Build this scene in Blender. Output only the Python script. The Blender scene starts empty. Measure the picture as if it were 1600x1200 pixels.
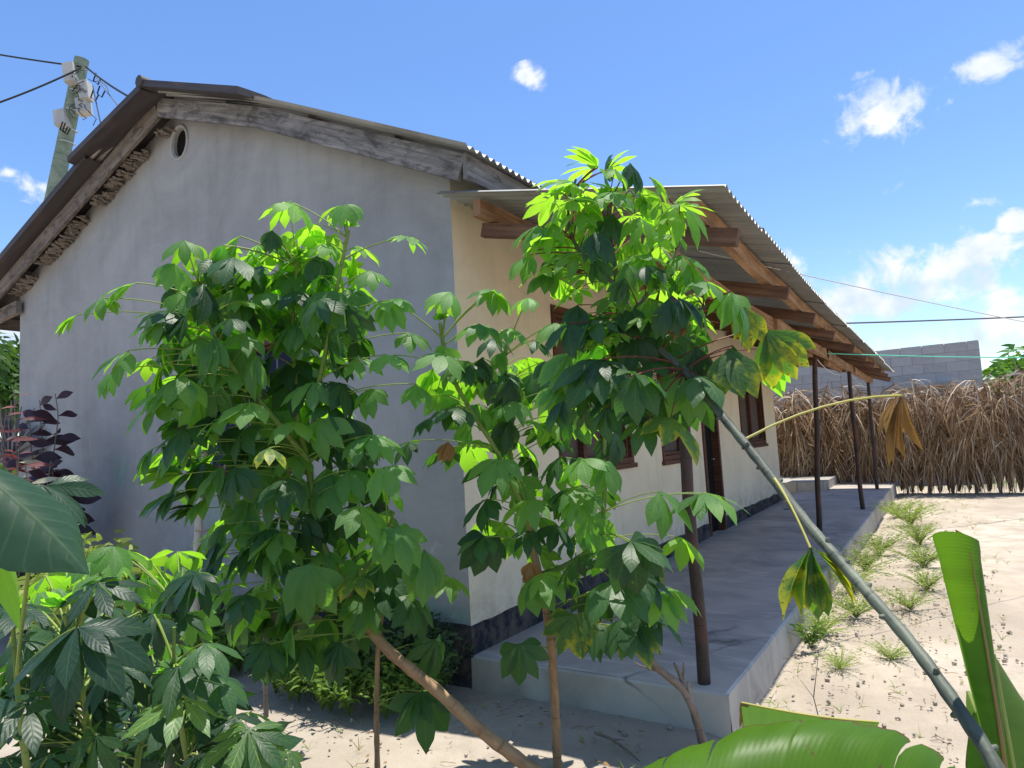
import bpy, math, random
import numpy as np
from mathutils import Vector, Matrix, noise
from mathutils.geometry import tessellate_polygon
S = bpy.context.scene
C = S.collection
rnd = random.Random(7)

# ------------------------------------------------------------------ camera
F = 1055.15
RT = np.array([[0.83877443, -0.09353606, -0.53638462],
               [0.54173285, 0.04454778, 0.83936941],
               [-0.05461656, -0.99461877, 0.0880371]])
CAM = np.array([2.649, -3.509, 1.5])
cam_d = bpy.data.cameras.new('camera'); cam = bpy.data.objects.new('camera', cam_d); C.objects.link(cam)
cam_d.sensor_width = 36; cam_d.lens = F / 1600 * 36; cam_d.clip_start = 0.02; cam_d.clip_end = 3000
r_, d_, f_ = RT[:, 0], RT[:, 1], RT[:, 2]
cam.matrix_world = Matrix(((r_[0], -d_[0], -f_[0], CAM[0]), (r_[1], -d_[1], -f_[1], CAM[1]),
                           (r_[2], -d_[2], -f_[2], CAM[2]), (0, 0, 0, 1)))
S.camera = cam

# ------------------------------------------------------------------ light
SUN = Vector((0.085, 0.13, 1.0)).normalized()
EXPOSURE = 0.57
el = math.asin(SUN.z); az = math.atan2(SUN.x, SUN.y)
W = bpy.data.worlds.new('World'); S.world = W; W.use_nodes = True
def build_world():
    nt = W.node_tree; N = nt.nodes; L = nt.links; N.clear()
    out = N.new('ShaderNodeOutputWorld'); bg = N.new('ShaderNodeBackground')
    sky = N.new('ShaderNodeTexSky'); sky.sky_type = 'NISHITA'; sky.sun_disc = False
    sky.sun_elevation = el; sky.sun_rotation = az; sky.air_density = 1.0; sky.dust_density = 0.6; sky.ozone_density = 1.6
    bg.inputs[1].default_value = 0.15
    tc = N.new('ShaderNodeTexCoord')
    def math_(op, a, b=None, c=None, clamp=False):
        n = N.new('ShaderNodeMath'); n.operation = op; n.use_clamp = clamp
        for i, v in enumerate((a, b, c)):
            if v is None: continue
            if isinstance(v, (int, float)): n.inputs[i].default_value = v
            else: L.new(v, n.inputs[i])
        return n.outputs[0]
    def dot(v):
        n = N.new('ShaderNodeVectorMath'); n.operation = 'DOT_PRODUCT'; L.new(tc.outputs['Generated'], n.inputs[0])
        n.inputs[1].default_value = v; return n.outputs['Value']
    # cumulus clouds: direction (elevation, azimuth), angular half sizes and strength
    clouds = [(1383, 176, 74, 44, 1.0), (1545, 100, 62, 24, 0.95), (828, 122, 27, 20, 0.75), (1388, 301, 36, 12, 0.55),
              (1525, 320, 26, 18, 0.45), (1590, 350, 34, 20, 0.9), (1345, 113, 16, 8, 0.35), (1235, 410, 38, 22, 0.7),
              (1440, 430, 135, 52, 1.0), (1530, 400, 95, 36, 1.0), (1340, 470, 105, 52, 0.95), (1560, 500, 95, 50, 0.85),
              (1450, 530, 170, 42, 0.8), (60, 290, 44, 22, 0.55), (10, 268, 22, 12, 0.5), (20, 520, 60, 50, 0.7)]
    tot = None
    for px, py, ax, ay, st in clouds:
        d = Vector(RT @ np.array([px - 800, py - 600, F])).normalized()
        r = Vector((0, 0, 1)).cross(d).normalized(); r = -r; u = r.cross(d).normalized()
        q = math.sqrt((px - 800) ** 2 + (py - 600) ** 2 + F * F)
        a = math_('MULTIPLY', dot(r), q / ax); b = math_('MULTIPLY', dot(u), q / ay)
        e = math_('ADD', math_('MULTIPLY', a, a), math_('MULTIPLY', b, b))
        m = math_('SUBTRACT', 1.0, math_('SQRT', e))
        # only the side of the sky the cloud is on
        m = math_('MULTIPLY', math_('MAXIMUM', math_('MULTIPLY_ADD', m, 0.95, 0.36), 0.0), st)
        m = math_('MULTIPLY', m, math_('GREATER_THAN', dot(d), 0.0))
        tot = m if tot is None else math_('MAXIMUM', tot, m)
    # scattered clouds over the rest of the low sky
    sep = N.new('ShaderNodeSeparateXYZ'); L.new(tc.outputs['Generated'], sep.inputs[0])
    nz = N.new('ShaderNodeTexNoise'); nz.inputs['Scale'].default_value = 3.2; nz.inputs['Detail'].default_value = 2
    L.new(tc.outputs['Generated'], nz.inputs['Vector'])
    low = math_('SUBTRACT', 1.0, math_('MULTIPLY', math_('ABSOLUTE', math_('SUBTRACT', sep.outputs[2], 0.1)), 2.2), clamp=True)
    view = Vector(RT @ np.array([0, 0, 1.0]))
    away = math_('LESS_THAN', dot(view), 0.62)
    scat = math_('MULTIPLY', math_('MULTIPLY', math_('SUBTRACT', nz.outputs[0], 0.52), 5.0), math_('MULTIPLY', low, away))
    tot = math_('MAXIMUM', tot, scat)
    nn = N.new('ShaderNodeTexNoise'); nn.inputs['Scale'].default_value = 21; nn.inputs['Detail'].default_value = 9
    nn.inputs['Roughness'].default_value = 0.62; nn.inputs['Distortion'].default_value = 0.35
    L.new(tc.outputs['Generated'], nn.inputs['Vector'])
    dens = math_('ADD', tot, math_('MULTIPLY', math_('SUBTRACT', nn.outputs[0], 0.53), 3.3))
    mr = N.new('ShaderNodeMapRange'); mr.interpolation_type = 'SMOOTHSTEP'
    mr.inputs[1].default_value = 0.16; mr.inputs[2].default_value = 0.95; mr.inputs[4].default_value = 0.95
    L.new(dens, mr.inputs[0])
    alpha = math_('MULTIPLY', mr.outputs[0], math_('GREATER_THAN', tot, 0.01))
    # cloud body tint, greyer where it is thick
    n2 = N.new('ShaderNodeTexNoise'); n2.inputs['Scale'].default_value = 20; n2.inputs['Detail'].default_value = 4
    L.new(tc.outputs['Generated'], n2.inputs['Vector'])
    cr = N.new('ShaderNodeValToRGB'); cr.color_ramp.elements[0].position = 0.38; cr.color_ramp.elements[1].position = 0.58
    cr.color_ramp.elements[0].color = (3.4, 3.9, 4.7, 1); cr.color_ramp.elements[1].color = (4.8, 4.9, 4.9, 1)
    L.new(n2.outputs[0], cr.inputs[0])
    hs = N.new('ShaderNodeHueSaturation'); hs.inputs['Saturation'].default_value = 1.22; hs.inputs['Value'].default_value = 1.02; hs.inputs['Hue'].default_value = 0.506; L.new(sky.outputs[0], hs.inputs['Color'])
    mx = N.new('ShaderNodeMixRGB'); L.new(alpha, mx.inputs[0]); L.new(hs.outputs[0], mx.inputs[1]); L.new(cr.outputs[0], mx.inputs[2])
    L.new(mx.outputs[0], bg.inputs[0]); L.new(bg.outputs[0], out.inputs[0])
build_world()
sl = bpy.data.lights.new('sun', 'SUN'); sl.energy = 5.0; sl.angle = math.radians(0.5); sl.color = (1.0, 0.95, 0.86)
so = bpy.data.objects.new('sun', sl); C.objects.link(so); so.rotation_euler = SUN.to_track_quat('Z', 'Y').to_euler()
S.view_settings.view_transform = 'Standard'; S.view_settings.look = 'None'
S.view_settings.exposure = EXPOSURE; S.view_settings.gamma = 1
S.render.engine = 'CYCLES'; S.cycles.max_bounces = 8; S.cycles.transmission_bounces = 6; S.cycles.transparent_max_bounces = 8

# ------------------------------------------------------------------ helpers
def at(px, py, d):
    return Vector(CAM + RT @ np.array([(px - 800) / F * d, (py - 600) / F * d, d]))
def depth(p): return float(RT[:, 2] @ (np.array(p) - CAM))

def tag(o, label=None, cat=None, group=None, kind=None):
    if label: o['label'] = label
    if cat: o['category'] = cat
    if group: o['group'] = group
    if kind: o['kind'] = kind
    return o
def empty(name, loc, label, cat, group=None):
    o = bpy.data.objects.new(name, None); C.objects.link(o); o.location = loc; o.empty_display_size = 0.1
    return tag(o, label, cat, group)

class MB:
    def __init__(s): s.v = []; s.f = []; s.uv = []; s.mi = []
    def quad(s, pts, uv=None, mi=0):
        b = len(s.v); s.v += [tuple(p) for p in pts]; s.f.append(tuple(range(b, b + len(pts))))
        s.uv.append(uv or [(0, 0)] * len(pts)); s.mi.append(mi)
    def grid(s, rows, uvs=None, mi=0, flip=False, closed=False):
        b = len(s.v); m = len(rows[0]); n = len(rows)
        for r in rows: s.v += [tuple(p) for p in r]
        for i in range(n - 1):
            for j in range(m if closed else m - 1):
                k = (j + 1) % m
                q = [(i, j), (i, k), (i + 1, k), (i + 1, j)]
                if flip: q.reverse()
                s.f.append(tuple(b + a * m + c for a, c in q))
                if uvs:
                    s.uv.append([uvs(a, c if not (closed and c == 0 and j == m - 1) else m) for a, c in q])
                else: s.uv.append([(0, 0)] * 4)
                s.mi.append(mi)
    def box(s, c, h, rot=None, mi=0):
        c = Vector(c); h = Vector(h); R = rot or Matrix.Identity(3)
        P = [c + R @ Vector((x * h.x, y * h.y, z * h.z)) for z in (-1, 1) for y in (-1, 1) for x in (-1, 1)]
        for q, (du, dv) in (((0, 2, 3, 1), (h.y, h.x)), ((4, 5, 7, 6), (h.x, h.y)), ((0, 1, 5, 4), (h.x, h.z)),
                  ((2, 6, 7, 3), (h.z, h.x)), ((0, 4, 6, 2), (h.z, h.y)), ((1, 3, 7, 5), (h.y, h.z))):
            s.quad([P[i] for i in q], [(0, 0), (2 * du, 0), (2 * du, 2 * dv), (0, 2 * dv)], mi)
    def tube(s, pts, rad, n=6, mi=0, cap=True):
        pts = [Vector(p) for p in pts]
        if not hasattr(rad, '__len__'): rad = [rad] * len(pts)
        t0 = (pts[1] - pts[0]).normalized()
        a = t0.orthogonal().normalized(); rows = []; L = 0; Ls = []
        for i, p in enumerate(pts):
            t = (pts[min(i + 1, len(pts) - 1)] - pts[max(i - 1, 0)]).normalized()
            a = (a - t * a.dot(t)).normalized(); b = t.cross(a)
            rows.append([p + (a * math.cos(2 * math.pi * k / n) + b * math.sin(2 * math.pi * k / n)) * rad[i] for k in range(n)])
            if i: L += (p - pts[i - 1]).length
            Ls.append(L)
        s.grid(rows, lambda i, j: (Ls[i], j / n), mi, closed=True)
        if cap:
            s.quad(list(reversed(rows[0])), None, mi); s.quad(rows[-1], None, mi)
    def bar(s, pts, w, h, up=(0, 0, 1), mi=0):
        pts = [Vector(p) for p in pts]; up = Vector(up); rows = []; L = 0; Ls = []
        u0 = rnd.random() * 5
        for i, p in enumerate(pts):
            t = (pts[min(i + 1, len(pts) - 1)] - pts[max(i - 1, 0)]).normalized()
            sd = t.cross(up).normalized(); uu = sd.cross(t).normalized()
            rows.append([p + sd * (a * w / 2) + uu * (b * h / 2) for a, b in ((-1, -1), (1, -1), (1, 1), (-1, 1))])
            if i: L += (p - pts[i - 1]).length
            Ls.append(L + u0)
        per = [0, w, w + h, 2 * w + h, 2 * w + 2 * h]
        s.grid(rows, lambda i, j: (Ls[i], per[j]), mi, closed=True, flip=True)
        s.quad(rows[0], None, mi); s.quad(list(reversed(rows[-1])), None, mi)
    def mesh(s, name, mats, smooth=False):
        me = bpy.data.meshes.new(name); me.from_pydata(s.v, [], s.f)
        for m in (mats if isinstance(mats, (list, tuple)) else [mats]): me.materials.append(m)
        ul = me.uv_layers.new(name='UVMap')
        ul.data.foreach_set('uv', [c for f in s.uv for p in f for c in p])
        me.polygons.foreach_set('material_index', s.mi)
        if smooth: me.polygons.foreach_set('use_smooth', [True] * len(me.polygons))
        me.update(); return me
    def build(s, name, mats, parent=None, smooth=False, local=False):
        me = s.mesh(name, mats, smooth)
        o = bpy.data.objects.new(name, me); C.objects.link(o)
        if parent:
            o.parent = parent
            if not local: o.matrix_parent_inverse = world(parent).inverted()
        return o
def world(o):
    m = o.matrix_basis.copy() if True else None
    if o.parent: m = world(o.parent) @ o.matrix_parent_inverse @ m
    return m

# ------------------------------------------------------------------ materials
def mat(name, color=(0.5, 0.5, 0.5), rough=0.8, spec=0.3, metal=0.0):
    m = bpy.data.materials.new(name); m.use_nodes = True
    b = m.node_tree.nodes['Principled BSDF']
    b.inputs['Base Color'].default_value = (*color, 1); b.inputs['Roughness'].default_value = rough
    b.inputs['Specular IOR Level'].default_value = spec; b.inputs['Metallic'].default_value = metal
    return m
class NT:
    def __init__(s, m): s.m = m; s.N = m.node_tree.nodes; s.L = m.node_tree.links; s.b = s.N['Principled BSDF']
    def co(s, kind='Object', scale=None):
        tc = s.N.new('ShaderNodeTexCoord'); o = tc.outputs[kind]
        if scale:
            mp = s.N.new('ShaderNodeMapping'); mp.inputs['Scale'].default_value = scale; s.L.new(o, mp.inputs[0]); o = mp.outputs[0]
        return o
    def noise(s, co, sc, det=5, rough=0.55, dist=0.0):
        n = s.N.new('ShaderNodeTexNoise'); n.inputs['Scale'].default_value = sc; n.inputs['Detail'].default_value = det
        n.inputs['Roughness'].default_value = rough; n.inputs['Distortion'].default_value = dist; s.L.new(co, n.inputs['Vector']); return n.outputs[0]
    def ramp(s, f, stops):
        r = s.N.new('ShaderNodeValToRGB'); e = r.color_ramp.elements
        while len(e) < len(stops): e.new(0.5)
        for k, (p, c) in zip(e, stops):
            k.position = p; k.color = (*c, 1) if len(c) == 3 else c
        s.L.new(f, r.inputs[0]); return r.outputs[0]
    def mix(s, f, a, b, mode='MIX'):
        n = s.N.new('ShaderNodeMixRGB'); n.blend_type = mode
        for i, v in enumerate((f, a, b)):
            if isinstance(v, (int, float)): n.inputs[i].default_value = v
            elif isinstance(v, tuple): n.inputs[i].default_value = (*v, 1)
            else: s.L.new(v, n.inputs[i])
        return n.outputs[0]
    def math(s, op, a, b=0.0, c=0.0, clamp=False):
        n = s.N.new('ShaderNodeMath'); n.operation = op; n.use_clamp = clamp
        for i, v in enumerate((a, b, c)):
            if isinstance(v, (int, float)): n.inputs[i].default_value = v
            else: s.L.new(v, n.inputs[i])
        return n.outputs[0]
    def bump(s, h, strength=0.3, dist=0.01):
        n = s.N.new('ShaderNodeBump'); n.inputs['Strength'].default_value = strength; n.inputs['Distance'].default_value = dist
        s.L.new(h, n.inputs['Height']); s.L.new(n.outputs[0], s.b.inputs['Normal']); return n.outputs[0]
    def col(s, c): s.L.new(c, s.b.inputs['Base Color'])
    def rand(s):
        n = s.N.new('ShaderNodeObjectInfo'); return n.outputs['Random']
    def xyz(s, co):
        n = s.N.new('ShaderNodeSeparateXYZ'); s.L.new(co, n.inputs[0]); return n.outputs

def plaster(name, base, dark, stains=True, green=False):
    m = mat(name, base, 0.9, 0.15); t = NT(m); co = t.co()
    n1 = t.noise(co, 0.9, 6, 0.6, 0.6); n2 = t.noise(t.co('Object', (3, 3, 0.5)), 1.6, 5, 0.6); n3 = t.noise(co, 60, 3)
    c = t.ramp(n1, [(0.3, dark), (0.62, base)])
    c = t.mix(t.ramp(n2, [(0.5, (0, 0, 0)), (0.72, (0.5, 0.5, 0.5))]), c, tuple(0.72 * x for x in base))
    x, y, z = t.xyz(co)
    # dirt splashed up from the ground and rain streaks that start under the eaves
    sp = t.math('MULTIPLY', t.math('SUBTRACT', 1.0, t.math('DIVIDE', t.math('SUBTRACT', z, 0.36), 0.35), clamp=True), t.ramp(t.noise(co, 7, 5, 0.7), [(0.4, (0, 0, 0)), (0.62, (1, 1, 1))]))
    c = t.mix(t.math('MULTIPLY', sp, 0.45), c, (0.26, 0.20, 0.14))
    sk = t.ramp(t.noise(t.co('Object', (7, 7, 0.35)), 1.3, 5, 0.65), [(0.52, (0, 0, 0)), (0.68, (1, 1, 1))])
    hi = t.math('MULTIPLY', t.math('SUBTRACT', z, 1.8), 0.45, clamp=True)
    c = t.mix(t.math('MULTIPLY', t.math('MULTIPLY', sk, hi), 0.13), c, tuple(0.42 * q for q in base))
    tr_ = t.ramp(t.noise(t.co('Object', (1.2, 1.2, 2.4)), 2.2, 7, 0.7, 1.2), [(0.45, (0, 0, 0)), (0.56, (1, 1, 1))])
    c = t.mix(t.math('MULTIPLY', tr_, 0.08), c, tuple(min(1, 1.45 * q) for q in base))
    if green:
        def blob(cx, cz, rx, rz):
            a = t.math('DIVIDE', t.math('SUBTRACT', x, cx), rx); b = t.math('DIVIDE', t.math('SUBTRACT', z, cz), rz)
            d = t.math('ADD', t.math('MULTIPLY', a, a), t.math('MULTIPLY', b, b))
            return t.math('SUBTRACT', 1.0, d, clamp=True)
        g = t.math('MAXIMUM', blob(-4.15, 1.42, 0.22, 0.22), blob(-2.75, 1.15, 0.16, 0.35))
        g = t.math('MAXIMUM', g, blob(-0.35, 0.42, 0.6, 0.1))
        g = t.math('MULTIPLY', g, t.ramp(t.noise(t.co('Object', (5, 5, 2)), 2.2, 4, 0.7), [(0.42, (0, 0, 0)), (0.65, (1, 1, 1))]))
        c = t.mix(t.math('MULTIPLY', g, 0.75), c, (0.12, 0.36, 0.22))
        # repaired pale patch and brown damp streak
        p = t.math('MULTIPLY', blob(-4.75, 1.7, 0.22, 0.8), t.ramp(t.noise(co, 2.5, 4), [(0.4, (0, 0, 0)), (0.6, (1, 1, 1))]))
        c = t.mix(t.math('MULTIPLY', p, 0.5), c, (0.25, 0.22, 0.2))
        fl = t.ramp(t.noise(co, 5, 4, 0.7), [(0.60, (0, 0, 0)), (0.68, (1, 1, 1))])
        lowz = t.math('SUBTRACT', 1.0, t.math('DIVIDE', t.math('SUBTRACT', z, 0.4), 1.6), clamp=True)
        c = t.mix(t.math('MULTIPLY', t.math('MULTIPLY', fl, lowz), 0.5), c, (0.62, 0.6, 0.56))
    t.col(c)
    t.bump(t.math('ADD', t.math('MULTIPLY', n1, 1.0), t.math('MULTIPLY', n3, 0.12)), 0.35, 0.02)
    return m
M = {}
M['gable'] = plaster('grey_plaster', (0.375, 0.37, 0.36), (0.275, 0.27, 0.265), green=True)
M['cream'] = plaster('cream_plaster', (0.78, 0.68, 0.50), (0.70, 0.59, 0.43))
M['plinth'] = plaster('navy_band', (0.018, 0.02, 0.032), (0.035, 0.035, 0.045))
M['dark'] = mat('unlit_inside', (0.012, 0.011, 0.011), 0.9, 0.1)  # near-black colour standing in for the shade of unlit insides
M['vent'] = plaster('vent_ring', (0.42, 0.41, 0.40), (0.3, 0.3, 0.3))

def wood(name, cols, scale=1.0, rough=0.85, bump=0.5, stains=0.0):
    m = mat(name, cols[1], rough, 0.2); t = NT(m)
    co = t.co('UV', (1.2 * scale, 26 * scale, 1)); co2 = t.co('UV', (2.2, 5, 1))
    n1 = t.noise(co, 1.4, 7, 0.65, 0.5); n2 = t.noise(co2, 1.2, 5, 0.6)
    c = t.ramp(n1, [(0.28, cols[0]), (0.5, cols[1]), (0.75, cols[2])])
    c = t.mix(t.ramp(n2, [(0.42, (0, 0, 0)), (0.66, (0.75, 0.75, 0.75))]), c, cols[0])
    if stains:
        c = t.mix(t.math('MULTIPLY', t.ramp(t.noise(t.co('UV', (3, 7, 1)), 1.5, 6, 0.7, 1.0), [(0.5, (0, 0, 0)), (0.6, (1, 1, 1))]), stains), c, (0.015, 0.013, 0.012))
    c = t.mix(t.math('MULTIPLY', t.rand(), 0.35), c, tuple(x * 0.5 for x in cols[1]))
    t.col(c); t.bump(n1, bump, 0.006); return m
M['old_wood'] = wood('weathered_board', [(0.10, 0.09, 0.085), (0.27, 0.25, 0.235), (0.42, 0.39, 0.36)], 1, 0.9, 0.35, 0.55)
M['board_brown'] = wood('weathered_brown_board', [(0.11, 0.09, 0.075), (0.26, 0.215, 0.18), (0.36, 0.31, 0.27)], 1, 0.9, 0.8, 0.6)
M['timber'] = wood('sawn_timber', [(0.17, 0.085, 0.045), (0.42, 0.245, 0.135), (0.60, 0.39, 0.23)], 0.8, 0.8, 0.4, 0.2)
M['timber_dark'] = wood('shaded_sawn_timber', [(0.08, 0.042, 0.028), (0.20, 0.105, 0.065), (0.34, 0.20, 0.125)], 0.8, 0.8, 0.4, 0.2)  # darker copy of the sawn timber, shade on the rafters put into the colour
M['frame'] = wood('window_frame_wood', [(0.05, 0.022, 0.014), (0.13, 0.055, 0.032), (0.22, 0.10, 0.06)], 1, 0.6, 0.3)

def sheetmat(name, base, dark, rust, metal, rough):
    m = mat(name, base, rough, 0.4, metal); t = NT(m); co = t.co('UV')
    n1 = t.noise(t.co('UV', (0.8, 5, 1)), 1.3, 6, 0.65); n2 = t.noise(co, 2.2, 6, 0.7, 0.8)
    c = t.ramp(n1, [(0.3, dark), (0.65, base)])
    c = t.mix(t.ramp(n2, [(0.56, (0, 0, 0)), (0.7, (0.9, 0.9, 0.9))]), c, rust)
    c = t.mix(t.math('MULTIPLY', t.rand(), 0.3), c, dark)
    t.col(c); t.bump(n2, 0.15, 0.004); return m
M['sheet'] = sheetmat('galvanised_sheet', (0.36, 0.36, 0.34), (0.24, 0.24, 0.235), (0.22, 0.19, 0.165), 0.3, 0.5)
M['oldsheet'] = sheetmat('old_roof_sheet', (0.42, 0.38, 0.36), (0.14, 0.11, 0.10), (0.30, 0.15, 0.09), 0.2, 0.6)
M['cap'] = sheetmat('ridge_cap_metal', (0.10, 0.085, 0.085), (0.045, 0.038, 0.038), (0.13, 0.085, 0.07), 0.1, 0.7)

def cement(name, a, b, c3, rough=0.6):
    m = mat(name, a, rough, 0.35); t = NT(m); co = t.co()
    n1 = t.noise(co, 1.3, 7, 0.62, 0.8); n2 = t.noise(t.co('Object', (2.0, 9, 2)), 1.6, 6, 0.6, 0.5); n3 = t.noise(co, 90, 3)
    c = t.ramp(n1, [(0.3, b), (0.6, a)])
    c = t.mix(t.ramp(n2, [(0.52, (0, 0, 0)), (0.72, (0.7, 0.7, 0.7))]), c, c3)
    vo = t.N.new('ShaderNodeTexVoronoi'); vo.feature = 'DISTANCE_TO_EDGE'; vo.inputs['Scale'].default_value = 0.55
    mp = t.N.new('ShaderNodeMixRGB'); mp.inputs[0].default_value = 0.12
    nn = t.N.new('ShaderNodeTexNoise'); nn.inputs['Scale'].default_value = 3; nn.inputs['Detail'].default_value = 5
    t.L.new(co, nn.inputs['Vector']); t.L.new(co, mp.inputs[1]); t.L.new(nn.outputs['Color'], mp.inputs[2]); t.L.new(mp.outputs[0], vo.inputs['Vector'])
    crack = t.ramp(vo.outputs['Distance'], [(0.0, (1, 1, 1)), (0.006, (0, 0, 0))])
    msk = t.ramp(t.noise(co, 0.8, 3), [(0.5, (0, 0, 0)), (0.6, (0.8, 0.8, 0.8))])
    ck = t.math('MULTIPLY', crack, msk)
    c = t.mix(ck, c, (0.05, 0.05, 0.05))
    t.col(c); t.bump(t.math('SUBTRACT', t.math('ADD', n2, t.math('MULTIPLY', n3, 0.1)), ck), 0.3, 0.008)
    rr = t.ramp(n1, [(0.3, (0.75, 0.75, 0.75)), (0.7, (0.45, 0.45, 0.45))]); t.L.new(rr, t.b.inputs['Roughness'])
    return m
M['slab'] = cement('porch_cement', (0.47, 0.415, 0.36), (0.27, 0.24, 0.215), (0.62, 0.55, 0.48))
M['slabedge'] = cement('porch_edge_cement', (0.42, 0.40, 0.36), (0.27, 0.25, 0.22), (0.5, 0.48, 0.44), 0.85)
M['block'] = cement('concrete_block', (0.50, 0.46, 0.42), (0.38, 0.35, 0.32), (0.58, 0.54, 0.50), 0.9)
def _block():
    t = NT(M['block']); src = t.b.inputs['Base Color'].links[0].from_socket
    t.col(t.mix(t.math('MULTIPLY', t.rand(), 0.45), src, (0.62, 0.58, 0.53)))
_block()
M['mortar'] = cement('mortar', (0.42, 0.385, 0.35), (0.31, 0.285, 0.26), (0.46, 0.43, 0.39), 0.95)
def sand():
    m = mat('sand', (0.5, 0.45, 0.38), 0.95, 0.1); t = NT(m); co = t.co()
    n1 = t.noise(co, 0.45, 6, 0.6, 0.5); n2 = t.noise(co, 3.5, 7, 0.65, 0.4); n3 = t.noise(co, 45, 5, 0.7)
    c = t.ramp(n1, [(0.3, (0.30, 0.255, 0.20)), (0.5, (0.43, 0.37, 0.29)), (0.7, (0.54, 0.48, 0.39))])
    c = t.mix(t.ramp(n2, [(0.44, (0, 0, 0)), (0.64, (0.75, 0.75, 0.75))]), c, (0.33, 0.28, 0.22))
    c = t.mix(t.ramp(n3, [(0.58, (0, 0, 0)), (0.72, (0.35, 0.35, 0.35))]), c, (0.25, 0.21, 0.17))
    x, y, z = t.xyz(co)
    # trodden grey streaks out in the sand, greyer ground before the house, far field green
    tk = t.ramp(t.noise(t.co('Object', (0.5, 1.6, 1)), 1.1, 6, 0.65, 0.8), [(0.52, (0, 0, 0)), (0.62, (0.7, 0.7, 0.7))]); c = t.mix(t.math('MULTIPLY', tk, t.math('SUBTRACT', x, 2.6, 0, True)), c, (0.30, 0.26, 0.22))
    far = t.math('MULTIPLY', t.math('SUBTRACT', y, 14.0), 0.5, clamp=True)
    c = t.mix(t.math('MULTIPLY', far, t.ramp(t.noise(co, 0.8, 4), [(0.4, (0.3, 0.3, 0.3)), (0.6, (1, 1, 1))])), c, (0.10, 0.15, 0.04))
    nearf = t.math('MULTIPLY', t.math('SUBTRACT', 1.7, x), 1.5, clamp=True)
    nearf = t.math('MULTIPLY', nearf, t.math('MULTIPLY', t.math('SUBTRACT', 0.6, y), 1.5, clamp=True))
    c = t.mix(t.math('MULTIPLY', nearf, 0.45), c, (0.33, 0.29, 0.25))
    t.col(c); t.bump(t.math('ADD', n2, t.math('MULTIPLY', n3, 0.45)), 0.8, 0.03); return m
M['sand'] = sand()

def leafmat(name, base, dark, vein, trans, tmix=0.42, rough=0.48, veinw=0.5, sick=None, ns=9.0, spec=0.5, bmp=0.16):
    spec *= .62; rough = min(1, rough + .06)
    m = mat(name, base, rough, spec); t = NT(m)
    uvx, uvy, _ = t.xyz(t.co('UV'))
    au = t.math('MULTIPLY', t.math('ABSOLUTE', t.math('SUBTRACT', uvx, 0.5)), 2.0)
    sv = t.math('FRACT', t.math('SUBTRACT', t.math('MULTIPLY', uvy, ns), t.math('MULTIPLY', au, 1.6)))
    svl = t.math('SUBTRACT', 1.0, t.math('MULTIPLY', t.math('ABSOLUTE', t.math('SUBTRACT', sv, 0.5)), 11.0), clamp=True)
    mid = t.math('SUBTRACT', 1.0, t.math('MULTIPLY', au, 16.0), clamp=True)
    veins = t.math('MAXIMUM', mid, t.math('MULTIPLY', svl, 0.45))
    rd = t.rand(); co = t.co()
    n1 = t.noise(co, 14, 4, 0.6)
    c = t.mix(rd, dark, base)
    c = t.mix(t.math('MULTIPLY', t.math('SUBTRACT', n1, 0.35), 0.7, clamp=True), c, tuple(x * 1.35 for x in base))
    tc_ = t.mix(rd, tuple(x * 0.72 for x in trans), trans)
    if sick:
        n2 = t.noise(co, 4, 3, 0.5, 0.3)
        k = t.ramp(t.math('ADD', t.math('ADD', n2, t.math('MULTIPLY', t.math('SUBTRACT', rd, 0.5), 0.3)), t.math('MULTIPLY', t.math('SUBTRACT', t.math('ADD', uvy, t.math('MULTIPLY', au, 0.6)), 0.75), 0.28)), [(0.50, (0, 0, 0)), (0.72, (1, 1, 1))])
        c = t.mix(k, c, sick[0]); tc_ = t.mix(k, tc_, sick[1])
        k2 = t.ramp(t.noise(co, 22, 3), [(0.62, (0, 0, 0)), (0.68, (1, 1, 1))])
        c = t.mix(k2, c, (0.09, 0.035, 0.012)); tc_ = t.mix(k2, tc_, (0.12, 0.04, 0.01))
    if ns > 50:  # banana: bands imitate shadows of other leaves; edges and spots are brown
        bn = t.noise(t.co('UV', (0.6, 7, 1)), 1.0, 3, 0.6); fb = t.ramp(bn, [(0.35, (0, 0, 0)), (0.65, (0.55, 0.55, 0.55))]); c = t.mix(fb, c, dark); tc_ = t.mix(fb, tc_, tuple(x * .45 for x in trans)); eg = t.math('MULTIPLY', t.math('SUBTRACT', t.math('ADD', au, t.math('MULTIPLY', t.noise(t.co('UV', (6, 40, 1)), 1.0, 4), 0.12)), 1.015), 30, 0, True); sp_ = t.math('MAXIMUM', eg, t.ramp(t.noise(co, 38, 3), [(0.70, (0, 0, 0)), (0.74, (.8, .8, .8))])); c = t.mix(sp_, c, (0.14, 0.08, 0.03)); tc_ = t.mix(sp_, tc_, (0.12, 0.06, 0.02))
    c = t.mix(t.math('MULTIPLY', veins, veinw), c, vein)
    t.col(c)
    hq = t.math('SUBTRACT', t.math('MULTIPLY', t.math('ABSOLUTE', t.math('SUBTRACT', sv, 0.5)), 1.0), mid)
    nb = t.bump(hq, bmp, 0.004)
    tr = t.N.new('ShaderNodeBsdfTranslucent'); t.L.new(tc_, tr.inputs[0]); t.L.new(nb, tr.inputs['Normal'])
    ms = t.N.new('ShaderNodeMixShader'); ms.inputs[0].default_value = tmix
    out = t.N['Material Output']; t.L.new(t.b.outputs[0], ms.inputs[1]); t.L.new(tr.outputs[0], ms.inputs[2]); t.L.new(ms.outputs[0], out.inputs[0])
    return m
M['leaf'] = leafmat('cassava_leaf', (0.125, 0.235, 0.085), (0.05, 0.115, 0.04), (0.28, 0.40, 0.17), (0.42, 0.92, 0.03), 0.5, 0.42)
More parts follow.
